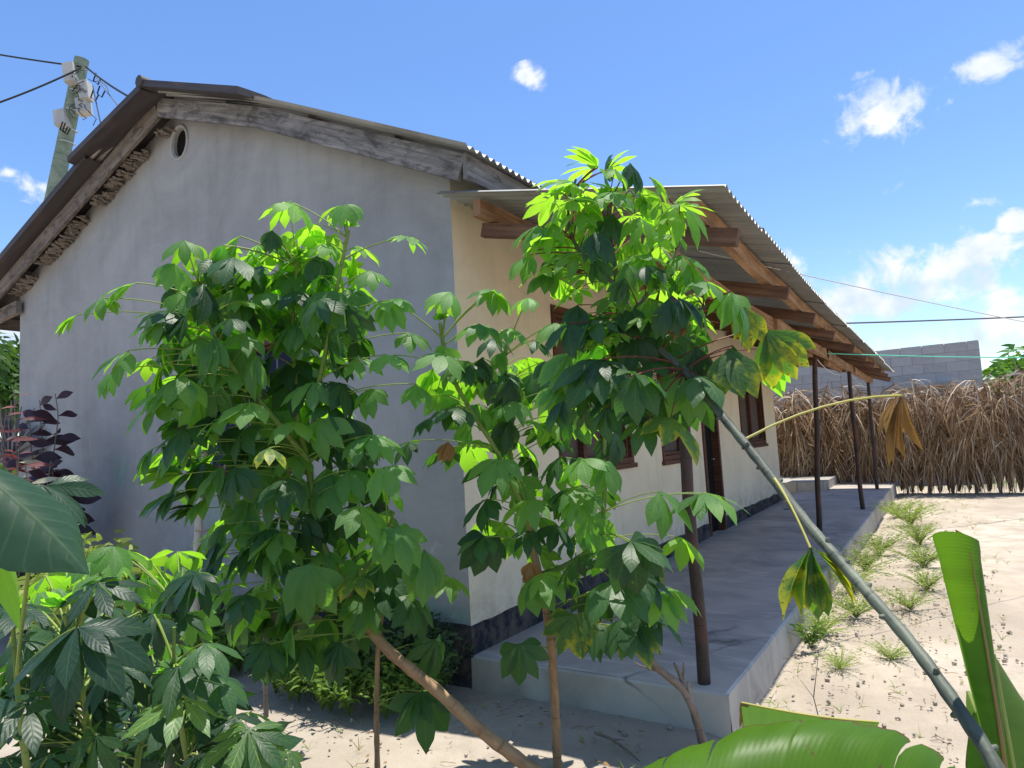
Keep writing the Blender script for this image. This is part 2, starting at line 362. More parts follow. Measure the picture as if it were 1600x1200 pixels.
M['leaf_new'] = leafmat('cassava_leaf_young_backlit', (0.10, 0.22, 0.045), (0.07, 0.17, 0.04), (0.28, 0.40, 0.14), (0.50, 0.96, 0.04), 0.56, 0.45)  # young leaves, also backlit crown leaves with that brightness put into the colour
M['leaf_dark'] = leafmat('cassava_leaf_shaded', (0.035, 0.085, 0.032), (0.012, 0.036, 0.016), (0.14, 0.22, 0.09), (0.15, 0.45, 0.02), 0.30, 0.38)  # shaded copy of the cassava leaf, shadow darkness put into the colour
M['leaf_deep'] = leafmat('cassava_leaf_deep_shade', (0.030, 0.066, 0.038), (0.010, 0.028, 0.018), (0.11, 0.17, 0.08), (0.08, 0.26, 0.02), 0.26, 0.36)  # darker still: deep foreground shade put into the leaf colour
M['leaf_var'] = leafmat('cassava_leaf_yellow_veined', (0.06, 0.13, 0.05), (0.05, 0.11, 0.045), (0.42, 0.50, 0.08), (0.25, 0.52, 0.03), 0.35, 0.34, 0.85)
M['leaf_sick'] = leafmat('cassava_leaf_yellowing', (0.06, 0.13, 0.04), (0.045, 0.10, 0.035), (0.25, 0.32, 0.1), (0.22, 0.50, 0.02), 0.42, 0.42, 0.5, ((0.30, 0.34, 0.03), (0.65, 0.62, 0.02)))
M['leaf_dry'] = leafmat('dry_leaf', (0.28, 0.16, 0.05), (0.20, 0.11, 0.04), (0.32, 0.22, 0.1), (0.42, 0.22, 0.04), 0.3, 0.6, 0.4)
M['leaf_brown'] = leafmat('banana_leaf_dry', (0.30, 0.19, 0.08), (0.22, 0.13, 0.06), (0.3, 0.2, 0.1), (0.3, 0.16, 0.05), 0.2, 0.8, 0.3)
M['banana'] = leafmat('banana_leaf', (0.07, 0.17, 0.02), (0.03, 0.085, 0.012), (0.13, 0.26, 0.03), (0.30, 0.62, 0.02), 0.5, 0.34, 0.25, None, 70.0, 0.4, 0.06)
M['banana_mid'] = mat('banana_midrib', (0.30, 0.38, 0.10), 0.5)
M['banana_brown'] = mat('banana_midrib_brown', (0.22, 0.15, 0.06), 0.6)
M['purple'] = leafmat('purple_leaf', (0.055, 0.03, 0.04), (0.028, 0.022, 0.028), (0.10, 0.05, 0.06), (0.12, 0.02, 0.03), 0.2, 0.4)
M['red_leaf'] = leafmat('reddish_leaf', (0.17, 0.055, 0.06), (0.06, 0.025, 0.03), (0.3, 0.15, 0.12), (0.35, 0.06, 0.04), 0.3, 0.5)
M['cream_leaf'] = leafmat('cream_leaf', (0.55, 0.52, 0.38), (0.45, 0.45, 0.3), (0.4, 0.4, 0.2), (0.5, 0.5, 0.2), 0.3, 0.5)
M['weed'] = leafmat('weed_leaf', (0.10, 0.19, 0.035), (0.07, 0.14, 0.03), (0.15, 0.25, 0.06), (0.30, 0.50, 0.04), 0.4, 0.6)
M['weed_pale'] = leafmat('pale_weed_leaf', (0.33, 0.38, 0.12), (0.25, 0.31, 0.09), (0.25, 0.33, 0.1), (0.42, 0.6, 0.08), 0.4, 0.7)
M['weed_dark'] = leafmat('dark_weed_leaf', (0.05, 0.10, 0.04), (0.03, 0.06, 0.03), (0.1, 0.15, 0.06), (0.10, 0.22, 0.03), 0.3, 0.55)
M['tree'] = leafmat('tree_leaf', (0.06, 0.13, 0.035), (0.035, 0.08, 0.025), (0.1, 0.17, 0.05), (0.14, 0.30, 0.03), 0.3, 0.5)
M['tree_bright'] = leafmat('bright_tree_leaf', (0.11, 0.26, 0.04), (0.07, 0.18, 0.03), (0.15, 0.3, 0.06), (0.25, 0.5, 0.04), 0.35, 0.5)  # brighter green foliage of the trees behind the fence
M['petiole'] = mat('petiole_green', (0.20, 0.27, 0.055), 0.5)
M['petiole_red'] = mat('petiole_red', (0.17, 0.035, 0.03), 0.45)
M['petiole_dry'] = mat('petiole_yellow', (0.36, 0.33, 0.08), 0.5)

def barkmat(name, a, b, c3, rough=0.7):
    m = mat(name, a, rough, 0.3); t = NT(m)
    n1 = t.noise(t.co('UV', (6, 3, 1)), 2.2, 6, 0.65); n2 = t.noise(t.co('Object', (1, 1, 1)), 4, 4)
    n3 = t.noise(t.co('UV', (40, 1.0, 1)), 1.0, 2)
    c = t.ramp(n1, [(0.32, b), (0.6, a)]); c = t.mix(t.ramp(n2, [(0.45, (0, 0, 0)), (0.7, (0.8, 0.8, 0.8))]), c, c3)
    c = t.mix(t.ramp(n3, [(0.60, (0, 0, 0)), (0.66, (0.5, 0.5, 0.5))]), c, tuple(0.5 * x for x in b))
    t.col(c); t.bump(t.math('ADD', n1, n3), 0.5, 0.004); return m
M['stem_brown'] = barkmat('brown_stem', (0.34, 0.21, 0.11), (0.20, 0.12, 0.065), (0.42, 0.28, 0.15))
M['stem_green'] = barkmat('green_stem', (0.15, 0.23, 0.04), (0.10, 0.15, 0.03), (0.22, 0.26, 0.08))
M['stem_grey'] = barkmat('grey_green_stem', (0.095, 0.11, 0.08), (0.035, 0.042, 0.035), (0.22, 0.24, 0.17), 0.55)
M['stem_dark'] = barkmat('dark_grey_branch', (0.20, 0.16, 0.13), (0.11, 0.085, 0.07), (0.28, 0.23, 0.2))
M['bark'] = barkmat('pole_wood', (0.22, 0.28, 0.20), (0.13, 0.18, 0.13), (0.30, 0.34, 0.26), 0.85)
M['rust'] = barkmat('post_brown', (0.055, 0.038, 0.032), (0.03, 0.022, 0.02), (0.11, 0.045, 0.03), 0.6)
M['pale_bark'] = barkmat('pale_bark', (0.42, 0.40, 0.36), (0.28, 0.26, 0.23), (0.5, 0.48, 0.44))
M['cable'] = mat('black_cable', (0.012, 0.012, 0.014), 0.5)
M['boxgrey'] = mat('box_grey', (0.45, 0.44, 0.40), 0.6)
M['white_line'] = mat('white_line', (0.55, 0.55, 0.55), 0.5)
M['grey_line'] = mat('grey_line', (0.12, 0.12, 0.14), 0.5)
M['green_line'] = mat('green_line', (0.12, 0.55, 0.38), 0.5)
M['blue_cloth'] = mat('navy_cloth', (0.02, 0.022, 0.055), 0.9)
M['mesh_screen'] = mat('brown_mesh_screen', (0.10, 0.072, 0.06), 0.7)
M['iron'] = mat('window_bar', (0.20, 0.19, 0.20), 0.6)
def frond():
    m = mat('dry_palm', (0.3, 0.2, 0.12), 0.8, 0.2); t = NT(m)
    n = t.noise(t.co('Object'), 2.5, 4, 0.6)
    g = t.N.new('ShaderNodeNewGeometry')
    c = t.ramp(g.outputs['Random Per Island'], [(0.0, (0.20, 0.125, 0.07)), (0.4, (0.46, 0.32, 0.18)), (0.75, (0.66, 0.51, 0.33)), (1.0, (0.82, 0.74, 0.60))])
    c = t.mix(t.math('MULTIPLY', t.rand(), 0.4), c, (0.22, 0.14, 0.085)); c = t.mix(t.ramp(n, [(0.4, (0, 0, 0)), (0.7, (0.6, 0.6, 0.6))]), c, (0.16, 0.09, 0.055))
    t.col(c)
    tr = t.N.new('ShaderNodeBsdfTranslucent'); tr.inputs[0].default_value = (0.4, 0.22, 0.1, 1)
    ms = t.N.new('ShaderNodeMixShader'); ms.inputs[0].default_value = 0.15
    t.L.new(t.b.outputs[0], ms.inputs[1]); t.L.new(tr.outputs[0], ms.inputs[2]); t.L.new(ms.outputs[0], t.N['Material Output'].inputs[0])
    return m
M['frond'] = frond()
def frond_old():
    m = mat('old_dark_thatch', (0.12, 0.075, 0.05), 0.9, 0.1); t = NT(m)
    g = t.N.new('ShaderNodeNewGeometry')
    t.col(t.ramp(g.outputs['Random Per Island'], [(0.0, (0.07, 0.045, 0.03)), (0.6, (0.22, 0.14, 0.085)), (1.0, (0.42, 0.29, 0.18))])); return m
M['thatch'] = frond_old()

# ------------------------------------------------------------------ ground
def build_ground():
    def h(x, y):
        d = 0.5 * noise.noise(Vector((x * 0.7, y * 0.7, 3))) * 0.05 + noise.noise(Vector((x * 3, y * 3, 1))) * 0.012
        r = noise.noise(Vector((x * 11, y * 11, 5))) * 0.007 - 0.022 * max(0, noise.noise(Vector((x * 2.2, y * 4.2, 8))) - .28)
        # a washed out groove along the outer edge of the porch slab
        if x > 1.5 and -0.3 < y < 13: d -= 0.03 * math.exp(-((x - 1.64) / 0.10) ** 2)
        return min(d + r, 0.06) - 0.012
    def axis(lo, hi, segs):
        a = [lo]
        for e, st in segs:
            while a[-1] < e - 1e-6: a.append(min(a[-1] + st, e))
        return a
    xs = axis(-400, 400, [(-60, 40), (-12, 6), (-5, 0.5), (5, 0.055), (12, 0.5), (60, 6), (400, 40)])
    ys = axis(-400, 400, [(-60, 40), (-8, 4), (-3.2, 0.4), (4, 0.055), (15, 0.2), (60, 4), (400, 40)])
    b = MB(); b.grid([[(x, y, h(x, y) if (-12 < x < 12 and -8 < y < 15) else -0.012) for x in xs] for y in ys])
    o = b.build('ground', M['sand'], smooth=True); tag(o, kind='structure')
build_ground()

# ------------------------------------------------------------------ house
house = empty('house', (-3.2, 4.8, 0), 'single storey plastered house with grey gable end, cream side wall and tin roofed porch', 'house')
def walls(name, outline, holes, O, U, V, Nn, m, reveal, parent, rm=None):
    """front face with real openings plus their reveals; O origin, U and V in-plane axes, Nn outward normal"""
    O, U, V, Nn = Vector(O), Vector(U), Vector(V), Vector(Nn)
    loops = [outline] + holes
    tri = tessellate_polygon([[Vector((a, b_, 0)) for a, b_ in lp] for lp in loops])
    flat = [p for lp in loops for p in lp]
    b = MB()
    for t in tri:
        P = [O + U * flat[i][0] + V * flat[i][1] for i in t]
        n = (P[1] - P[0]).cross(P[2] - P[0])
        if n.dot(Nn) < 0: P.reverse()
        b.quad(P)
    for hl in holes:
        for i in range(len(hl)):
            p, q = hl[i], hl[(i + 1) % len(hl)]
            A = O + U * p[0] + V * p[1]; B = O + U * q[0] + V * q[1]
            b.quad([A, B, B - Nn * reveal, A - Nn * reveal])
    return b.build(name, m, parent)
def rect(x0, x1, z0, z1): return [(x0, z0), (x1, z0), (x1, z1), (x0, z1)]
LX = -6.42
def zR(x):   # top of the right-hand rake
    return 4.81 - (x + 3.15) * 0.369 if x < -1.74 else 4.29 - (x + 1.74) * 0.4925
def zL(x): return 4.81 + (x + 3.15) * 0.338
def zT(x): return zR(x) if x > -3.15 else zL(x)
vent_c = (-3.06, 4.30)
# vent centre worked out on the wall plane
vent_hole = [(-3.12 + 0.105 * math.cos(a), 4.465 - 0.0 + 0.135 * math.sin(a)) for a in [2 * math.pi * k / 20 for k in range(20)]]
gw = (-3.05, -1.45, 1.36, 2.46)
outline = [(LX, -0.1), (0, -0.1), (0, zR(0) - 0.02), (-1.74, zR(-1.74) - 0.03), (-3.15, 4.78), (LX, zL(LX) - 0.03)]
walls('gable_wall', outline, [rect(*gw), vent_hole], (0, 0, 0), (1, 0, 0), (0, 0, 1), (0, -1, 0), M['gable'], 0.14, house)
# side wall
win = [(1.28, 2.78, 1.25, 2.62), (3.6, 4.4, 1.22, 2.55), (7.0, 8.58, 1.27, 2.35)]
door = (5.06, 5.78, 0.19, 2.32)
walls('side_wall', [(0, -0.1), (9.5, -0.1), (9.5, 3.36), (0, 3.36)], [rect(*w) for w in win] + [rect(*door)],
      (0, 0, 0), (0, 1, 0), (0, 0, 1), (1, 0, 0), M['cream'], 0.12, house)
b = MB(); b.quad([(LX, 9.5, -0.1), (0, 9.5, -0.1), (0, 9.5, 3.3), (LX, 9.5, 3.5)]); b.build('back_wall', M['cream'], house)
b = MB(); b.quad([(LX, 0, -0.1), (LX, 0, 3.68), (LX, 9.5, 3.68), (LX, 9.5, -0.1)]); b.build('far_side_wall', M['gable'], house)
# navy band round the foot of the walls
b = MB()
def band(p0, p1, nrm, z0, z1, th=0.012):
    p0, p1, nrm = Vector(p0), Vector(p1), Vector(nrm); n = int((p1 - p0).length / 0.05)
    top = []; 
    for i in range(n + 1):
        p = p0.lerp(p1, i / n); z = z1 + 0.016 * noise.noise(Vector((p.x * 3, p.y * 3, 9))) + .008 * noise.noise(Vector((p.x * 11, p.y * 11, 9)))
        top.append((p + nrm * th + Vector((0, 0, z0)), p + nrm * th + Vector((0, 0, z)), p + Vector((0, 0, z))))
    b.grid(top)
band((LX, 0, 0), (0.012, 0, 0), (0, -1, 0), -0.05, 0.368); b.build('plinth_band', M['plinth'], house)
b = MB(); band((0, -0.012, 0), (0, 5.06, 0), (1, 0, 0), 0.15, 0.368); b.build('plinth_band', M['plinth'], house)
b = MB(); band((0, 5.78, 0), (0, 9.5, 0), (1, 0, 0), 0.15, 0.37); b.build('plinth_band', M['plinth'], house)
b = MB(); b.tube([(-3.12 + 0.130 * math.cos(a), -0.002, 4.465 + 0.160 * math.sin(a)) for a in [2 * math.pi * k / 24 for k in range(25)]], 0.015, 6, cap=False)
vr = b.build('vent_ring', M['vent'], house, True)
b = MB(); b.quad([(-3.4, 0.035, 4.2), (-2.8, 0.035, 4.2), (-2.8, 0.035, 4.7), (-3.4, 0.035, 4.7)]); b.build('vent_hole', M['dark'], house)  # near-black panel standing in for the shade inside the vent

def window(axis, a0, a1, z0, z1, mull=1, transom=None, pm=None, bars=False, trim=True):
    """axis 'x': on the gable (y=0); axis 'y': on the side wall (x=0)"""
    def Pt(a, dep, z): return Vector((a, dep, z)) if axis == 'x' else Vector((-dep, a, z))
    def bx(bm, a, b_, dd0, dd1, c, d):
        p = Pt(a, dd0, c); q = Pt(b_, dd1, d); bm.box((p + q) / 2, [abs(x) / 2 for x in (q - p)])
    fb = MB(); fw = 0.055
    bx(fb, a0 + .001, a0 + fw, -0.015, 0.09, z0 + .001, z1 - .001); bx(fb, a1 - fw, a1 - .001, -0.015, 0.09, z0 + .001, z1 - .001)
    bx(fb, a0 + fw, a1 - fw, -0.015, 0.09, z1 - fw, z1 - .001); bx(fb, a0 + fw, a1 - fw, -0.015, 0.09, z0 + .001, z0 + fw)
    w = fb.build('window', M['frame'], house)
    n = mull + 1; cw = (a1 - a0 - 2 * fw) / n
    for k in range(n):
        p0 = a0 + fw + k * cw
        pb = MB(); bx(pb, p0 + 0.02, p0 + cw - 0.02, 0.075, 0.08, z0 + fw, z1 - fw); pb.build('pane', pm or M['mesh_screen'], w)
        sb = MB(); sh = 0.035
        bx(sb, p0 + .002, p0 + sh, 0.02, 0.07, z0 + fw + .001, z1 - fw - .001); bx(sb, p0 + cw - sh, p0 + cw - .002, 0.02, 0.07, z0 + fw + .001, z1 - fw - .001)
        bx(sb, p0 + sh, p0 + cw - sh, 0.02, 0.07, z0 + fw + .001, z0 + fw + sh); bx(sb, p0 + sh, p0 + cw - sh, 0.02, 0.07, z1 - fw - sh, z1 - fw - .001)
        sb.build('sash', M['frame'], w)
    if transom:
        tb = MB(); bx(tb, a0 + fw, a1 - fw, -0.02, 0.018, transom, transom + 0.05); tb.build('transom', M['frame'], w)
    if bars:
        for k in range(1, 9):
            a = a0 + (a1 - a0) * k / 9; bb = MB(); bb.tube([Pt(a, 0.0, z0 + fw), Pt(a, 0.0, z1 - fw)], 0.008, 5); bb.build('bar', M['iron'], w)
    sb = MB(); bx(sb, a0 - 0.03, a1 + 0.03, -0.035, 0.0, z0 - 0.045, z0 - .001); sb.build('sill', M['frame'] if axis == 'y' else M['gable'], w)
    return w
window('x', *gw, mull=1, pm=M['blue_cloth'], bars=True)
window('y', *win[0], mull=2, transom=2.08); window('y', *win[1], mull=0, transom=2.05); window('y', *win[2], mull=1)
# door in its frame
db = MB(); y0, y1, z0, z1 = door
db.box((-0.035, y0 + 0.035, (z0 + z1) / 2), (0.055, 0.034, (z1 - z0) / 2 - .001)); db.box((-0.035, y1 - 0.035, (z0 + z1) / 2), (0.055, 0.034, (z1 - z0) / 2 - .001))
db.box((-0.035, (y0 + y1) / 2, z1 - 0.036), (0.055, (y1 - y0) / 2 - 0.07, 0.034))
dr = db.build('door', M['frame'], house)
db = MB(); db.box((-0.10, (y0 + y1) / 2, (z0 + z1) / 2 - 0.03), (0.02, (y1 - y0) / 2 - 0.072, (z1 - z0) / 2 - 0.04)); db.build('door_leaf', M['dark'], dr)  # leaf in near-black, standing in for the shade of the doorway
db = MB(); db.tube([(-0.075, y1 - 0.13, 1.15), (-0.04, y1 - 0.13, 1.15), (-0.04, y1 - 0.22, 1.15)], 0.01, 6); db.build('handle', M['iron'], dr)

# porch slab with its higher landing at the far end
sb = MB()
n = 60
def ragged(p, q, k): return Vector(p).lerp(Vector(q), k / n)
outer = [Vector((1.58 + 0.006 * noise.noise(Vector((0, k * 0.9, 2))), 13.0 * k / n, 0.19 + 0.06 * (k / n) ** 2)) for k in range(n + 1)]
sb.grid([[Vector((0, p.y, p.z)), Vector((0.8, p.y, p.z + .002)), p] for p in outer], flip=True)
sb.build('porch_slab', M['slab'], house)
sb = MB(); sb.grid([[p, p + Vector((0.012, 0, -0.012)), Vector((1.605, p.y, -0.09))] for p in outer], flip=True)
sb.grid([[Vector((x, 0, 0.19)), Vector((x, -0.012, 0.178)), Vector((x, -0.02, -0.09))] for x in [1.6 * k / 12 for k in range(13)]], flip=False)
sb.build('slab_edge', M['slabedge'], house)
sb = MB(); sb.box((0.25, 11.9, 0.28), (0.25, 0.9, 0.14)); sb.box((-0.5, 11.9, 0.28), (0.49, 0.9, 0.14)); sb.build('landing', M['slabedge'], house)
# kerb strip that sticks out of the sand along the outer edge
# porch roof: posts, beam, rafters, purlins, sheets
def zE(y): return float(np.interp(y, [-0.3, 0, 2, 4, 6, 8.5, 12], [2.72, 2.69, 2.605, 2.575, 2.56, 2.535, 2.50]))
def zP(x, y):
    k = x / 1.83
    return 3.135 * (1 - k) + zE(y) * k
ROOF_Y1 = 11.9
def sheet(y0, y1, x0, x1, fz, m, name='roof_sheet', lift=0.0, per=0.076, amp=0.015, nx=4, ph=0.0, jag=0.0):
    b = MB(); st = per / 6; nyy = max(2, int(round((y1 - y0) / st)))
    jx = [jag * rnd.uniform(-1, 1) for _ in range(2)]
    rows = []
    for j in range(nyy + 1):
        y = y0 + (y1 - y0) * j / nyy; w = amp * math.cos(2 * math.pi * (y + ph) / per)
        xx1 = x1 + jx[0]; rows.append([Vector((x0 + (xx1 - x0) * i / nx, y, 0)) for i in range(nx + 1)])
        for p in rows[-1]: p.z = fz(p.x, y) + w + lift
    ln = [abs(x1 - x0) * i / nx for i in range(nx + 1)]
    b.grid(rows, lambda i, j: (ln[j], rows[i][0].y), flip=True)
    # rolled thickness along the eave edge so that the sheet has an edge of its own
    return b.build(name, m, house, True)
y = -0.2; k = 0
while y < ROOF_Y1:
    y2 = min(y + 0.80, ROOF_Y1)
    sheet(y, y2 + 0.04, 0.035, 1.84, zP, M['sheet'], lift=0.014 if k % 2 else 0.008, jag=0.012, ph=0.0); y = y2; k += 1
for xp in (0.29, 0.95, 1.65):
    ys = [-0.12 + i * (ROOF_Y1 - 0.1) / 24 for i in range(25)]
    for s0, s1 in ((0, 9), (9, 17), (17, 24)):
        b = MB(); off = rnd.uniform(-0.01, 0.012)
        b.bar([(xp + off + 0.008 * math.sin(q * 1.7), ys[q], zP(xp, ys[q]) - 0.068 - 0.012) for q in range(s0, s1 + 1)], 0.055, 0.105); b.build('purlin', M['timber'], house)
for i, yr in enumerate((0.06, 1.55, 2.75, 4.0, 5.3, 6.6, 7.9, 9.2, 10.4, 11.5)):
    b = MB(); xs_ = [0.02 if i else 0.215, 0.6, 1.0, 1.4, 1.79 + rnd.uniform(-0.03, 0.03)]
    b.bar([(x, yr, zP(x, yr) - 0.135 - 0.048) for x in xs_], 0.055, 0.09); b.build('rafter', M['timber_dark'], house)
def zB(y): return zP(1.4, y) - 0.285
for a, c in ((-0.02, 2.9), (2.75, 5.8), (5.65, 8.6), (8.45, 11.75)):
    b = MB(); sd = rnd.choice((-0.03, 0.03)) if a > 0 else 0
    b.bar([(1.41 + sd, a + (c - a) * q / 6, zB(a + (c - a) * q / 6) - 0.02 * math.sin(math.pi * q / 6)) for q in range(7)], 0.05, 0.11); b.build('beam', M['timber'], house)
for a, c in ((3.3, 5.0), (6.2, 7.6)):   # packing pieces under the beam
    b = MB(); b.bar([(1.37, a, zB(a) - 0.07), (1.37, c, zB(c) - 0.07)], 0.05, 0.06); b.build('packing_piece', M['timber'], house)
posts = [((1.443, 0.09), (1.43, 0.12)), ((1.17, 5.72), (1.33, 5.6)), ((1.428, 8.14), (1.43, 8.1)), ((1.372, 11.44), (1.40, 11.4))]
for i, ((bx_, by_), (tx, ty)) in enumerate(posts):
    b = MB(); zt = zB(ty) - 0.05; r = 0.0315
    pts = [Vector((bx_, by_, 0.185)).lerp(Vector((tx, ty, zt)), q / 9) + Vector((0.006 * math.sin(q * 1.3 + i), 0.004 * math.cos(q), 0)) for q in range(10)]
    b.tube(pts, [r * (1.06 - 0.015 * q + 0.03 * rnd.random()) for q in range(10)], 12)
    b.build('post', M['rust'], house, True)
# main roof
def main_sheet(y0, y1, side, lift, m, nx=6):
    if side > 0: sheet(y0, y1, -3.05, 0.36, lambda x, y: zR(x) + 0.055, m, lift=lift, nx=nx, jag=0.02)
    else:
        sheet(y0, y1, -7.35, -3.2, lambda x, y: zL(x) + 0.06, m, lift=lift, nx=nx, jag=0.02)
y = -0.30; k = 0
while y < 9.75:
    y2 = min(y + 0.84, 9.8)
    main_sheet(y, y2 + 0.05, 1, 0.008 * (k % 2), M['sheet'] if k == 0 else M['oldsheet']); main_sheet(y, y2 + 0.05, -1, 0.008 * (k % 2), M['oldsheet']); y = y2; k += 1
# thick verge sheets on the left rake and the ridge cap, with ragged lower ends
def slab_strip(name, xs_, fz, y0, y1, th, m, rag=0.0, nrag=7):
    b = MB(); rows_t = []; rows_b = []
    ys_ = [y0 + (y1 - y0) * q / nrag for q in range(nrag + 1)]
    j = [rnd.uniform(-rag, rag) for _ in ys_]
    for i, x in enumerate(xs_):
        rt = []; 
        for q, yy in enumerate(ys_):
            xx = x + (j[q] if i == len(xs_) - 1 else 0); rt.append(Vector((xx, yy, fz(xx, yy))))
        rows_t.append(rt); rows_b.append([p - Vector((0, 0, th)) for p in rt])
    fl = xs_[0] < xs_[-1]
    b.grid(rows_t, lambda a, c: (a * .3, c * .2), flip=not fl); b.grid(rows_b, lambda a, c: (a * .3, c * .2), flip=fl)
    b.grid([[rows_t[i][0], rows_b[i][0]] for i in range(len(xs_))], lambda a, c: (a * .3, c * .1))
    b.grid([[p, q] for p, q in zip(rows_t[-1], rows_b[-1])], lambda a, c: (a * .3, c * .1))
    return b.build(name, m, house)
lin = lambda a, c, n_: [a + (c - a) * i / n_ for i in range(n_ + 1)]
YC = -0.42
slab_strip('ridge_cap', lin(-3.02, -1.66, 6), lambda x, y: 4.875 - (x + 3.02) * 0.39 + 0.015 * math.sin((y + 0.3) * 9), YC, 0.4, 0.06, M['cap'], 0.04)
slab_strip('ridge_cap', lin(-3.02, -4.36, 6), lambda x, y: 4.845 + (x + 3.02) * 0.245 + 0.015 * math.sin((y + 0.3) * 9) + 0.02 * abs(x + 3.02), YC, 0.4, 0.06, M['cap'], 0.04)
b = MB(); b.tube([(-3.02, YC - 0.015, 4.84), (-3.02, 0.5, 4.86)], [0.055, 0.055], 8); b.build('ridge_roll', M['cap'], house, True)
slab_strip('verge_sheet', lin(-4.16, -7.4, 8), lambda x, y: zL(x) + 0.10, -0.34, 0.4, 0.075, M['cap'], 0.03)
# barge boards
def board(name, pts, w, h, m, wob=0.0015):
    b = MB(); P = []
    for p, q in zip(pts[:-1], pts[1:]):
        for i in range(6): P.append(Vector(p).lerp(Vector(q), i / 6) + Vector((0, rnd.uniform(-wob, wob), rnd.uniform(-wob, wob))))
    P.append(Vector(pts[-1])); b.bar(P, w, h); return b.build(name, m, house)
board('barge_board', [(-3.145, -0.185, 4.735), (-1.74, -0.185, 4.20), (0.245, -0.185, 3.235)], 0.03, 0.165, M['old_wood'])
board('barge_board', [(-3.155, -0.188, 4.71), (-7.3, -0.188, zL(-7.3) - 0.09)], 0.03, 0.17, M['board_brown'])
board('fascia_board', [(0.275, -0.20, 3.235), (0.275, 4.8, 3.23)], 0.03, 0.165, M['old_wood'])
board('fascia_board', [(0.275, 4.81, 3.23), (0.275, 9.7, 3.235)], 0.03, 0.165, M['old_wood'])
board('fascia_board', [(-7.28, -0.15, 3.36), (-7.28, 9.6, 3.36)], 0.03, 0.15, M['board_brown'])
for xx in (-6.2, -5.1, -4.0, -2.2, -1.2, -0.35):
    b = MB(); z = zT(xx) - 0.01; b.bar([(xx, -0.165, z), (xx, 1.2, z)], 0.06, 0.075); b.build('roof_purlin', M['board_brown'], house)
b = MB(); b.bar([(-7.26, 0.05, zL(-6.45) - 0.30), (-6.43, 0.05, zL(-6.45) - 0.16)], 0.05, 0.11); b.build('eave_bracket', M['board_brown'], house)
b = MB(); b.bar([(-7.26, -0.06, 3.33), (-6.3, -0.06, 3.40)], 0.06, 0.14); b.build('eave_bracket', M['board_brown'], house)
# crumbling mortar between the gable wall and the left barge board
b = MB()
for i in range(420):
    x = rnd.uniform(-6.4, -3.2); z = zL(x) - 0.178 + rnd.uniform(-0.014, 0.03) - .012 * math.sin(x * 7) - .008 * math.sin(x * 17)
    if math.sin(x * 5.3 + 1) > .8: continue
    sz = rnd.uniform(0.005, 0.014); rot = Matrix.Rotation(rnd.uniform(-.6, .6), 3, 'Y') @ Matrix.Rotation(rnd.uniform(-.5, .5), 3, 'Z')
    b.box((x, rnd.uniform(-0.12, -0.0), z), (sz * rnd.uniform(1, 2.6), rnd.uniform(.015, .05), sz * rnd.uniform(.4, .9)), rot)
for i in range(0):
    x = rnd.uniform(-3.1, -2.3); z = zR(x) - 0.15 + rnd.uniform(-0.02, 0.03)
    sz = rnd.uniform(0.02, 0.04); b.box((x, rnd.uniform(-0.06, -0.0), z), (sz * 1.5, .02, sz * .5), Matrix.Rotation(rnd.uniform(-.6, .6), 3, 'Y'))
tag(b.build('mortar_crumbs', M['board_brown'], house), kind='stuff')

# ------------------------------------------------------------------ block wall behind the fence
bw = empty('block_wall', (1.2, 15.7, 0), 'unplastered grey concrete block wall of the building behind the palm fence', 'wall')
BY = 15.6
def bwtop(x): return 3.30
b = MB(); b.box((-1.0, BY + 0.035, 1.6), (4.42, 0.094, 1.68)); b.box((3.36, BY + 2.0, 1.6), (0.06, 1.8, 1.66)); b.build('mortar_bed', M['mortar'], bw)
blk = MB(); blk.box((0, 0, 0), (0.221, 0.10, 0.107)); blkm = blk.mesh('block', M['block'])
blk2 = MB(); blk2.box((0, 0, 0), (0.107, 0.10, 0.107)); blkm2 = blk2.mesh('half_block', M['block'])
nb_ = 0
for row in range(14, 4, -1):
    z = 0.012 + row * 0.228; xr = 3.42; half = row % 2 == 0
    while xr > -4.9 and nb_ < 300:
        wd_ = 0.114 if half else 0.228; x = xr - wd_; xr -= 2 * wd_
        if not (1.35 < x < 2.9 and 1.8 < z < 2.38):
            o = bpy.data.objects.new('block', blkm2 if half else blkm); C.objects.link(o); o.parent = bw; o.matrix_parent_inverse = world(bw).inverted()
            o.location = (x, BY + 0.035 + rnd.uniform(-0.006, 0.006), z + rnd.uniform(-.004, .004)); o.rotation_euler = (0, rnd.uniform(-.008, .008), 0); nb_ += 1
        half = False
b = MB(); b.box((2.1, BY + 0.03, 2.1), (0.66, 0.05, 0.2)); wv = b.build('window_opening', M['dark'], bw)  # near-black box standing in for the unlit room behind
b = MB(); b.bar([(1.4, BY - 0.1, 2.36), (2.85, BY - 0.1, 2.36)], 0.2, 0.1); b.build('lintel', M['mortar'], bw)
b = MB()
for k in range(8):
    x = 1.5 + k * 0.17; b.tube([(x, BY - 0.03, 1.92), (x + 0.05, BY - 0.03, 2.28)], 0.012, 4); b.tube([(x + 0.12, BY - 0.03, 1.92), (x, BY - 0.03, 2.28)], 0.012, 4)
b.build('window_grille', M['boxgrey'], wv)

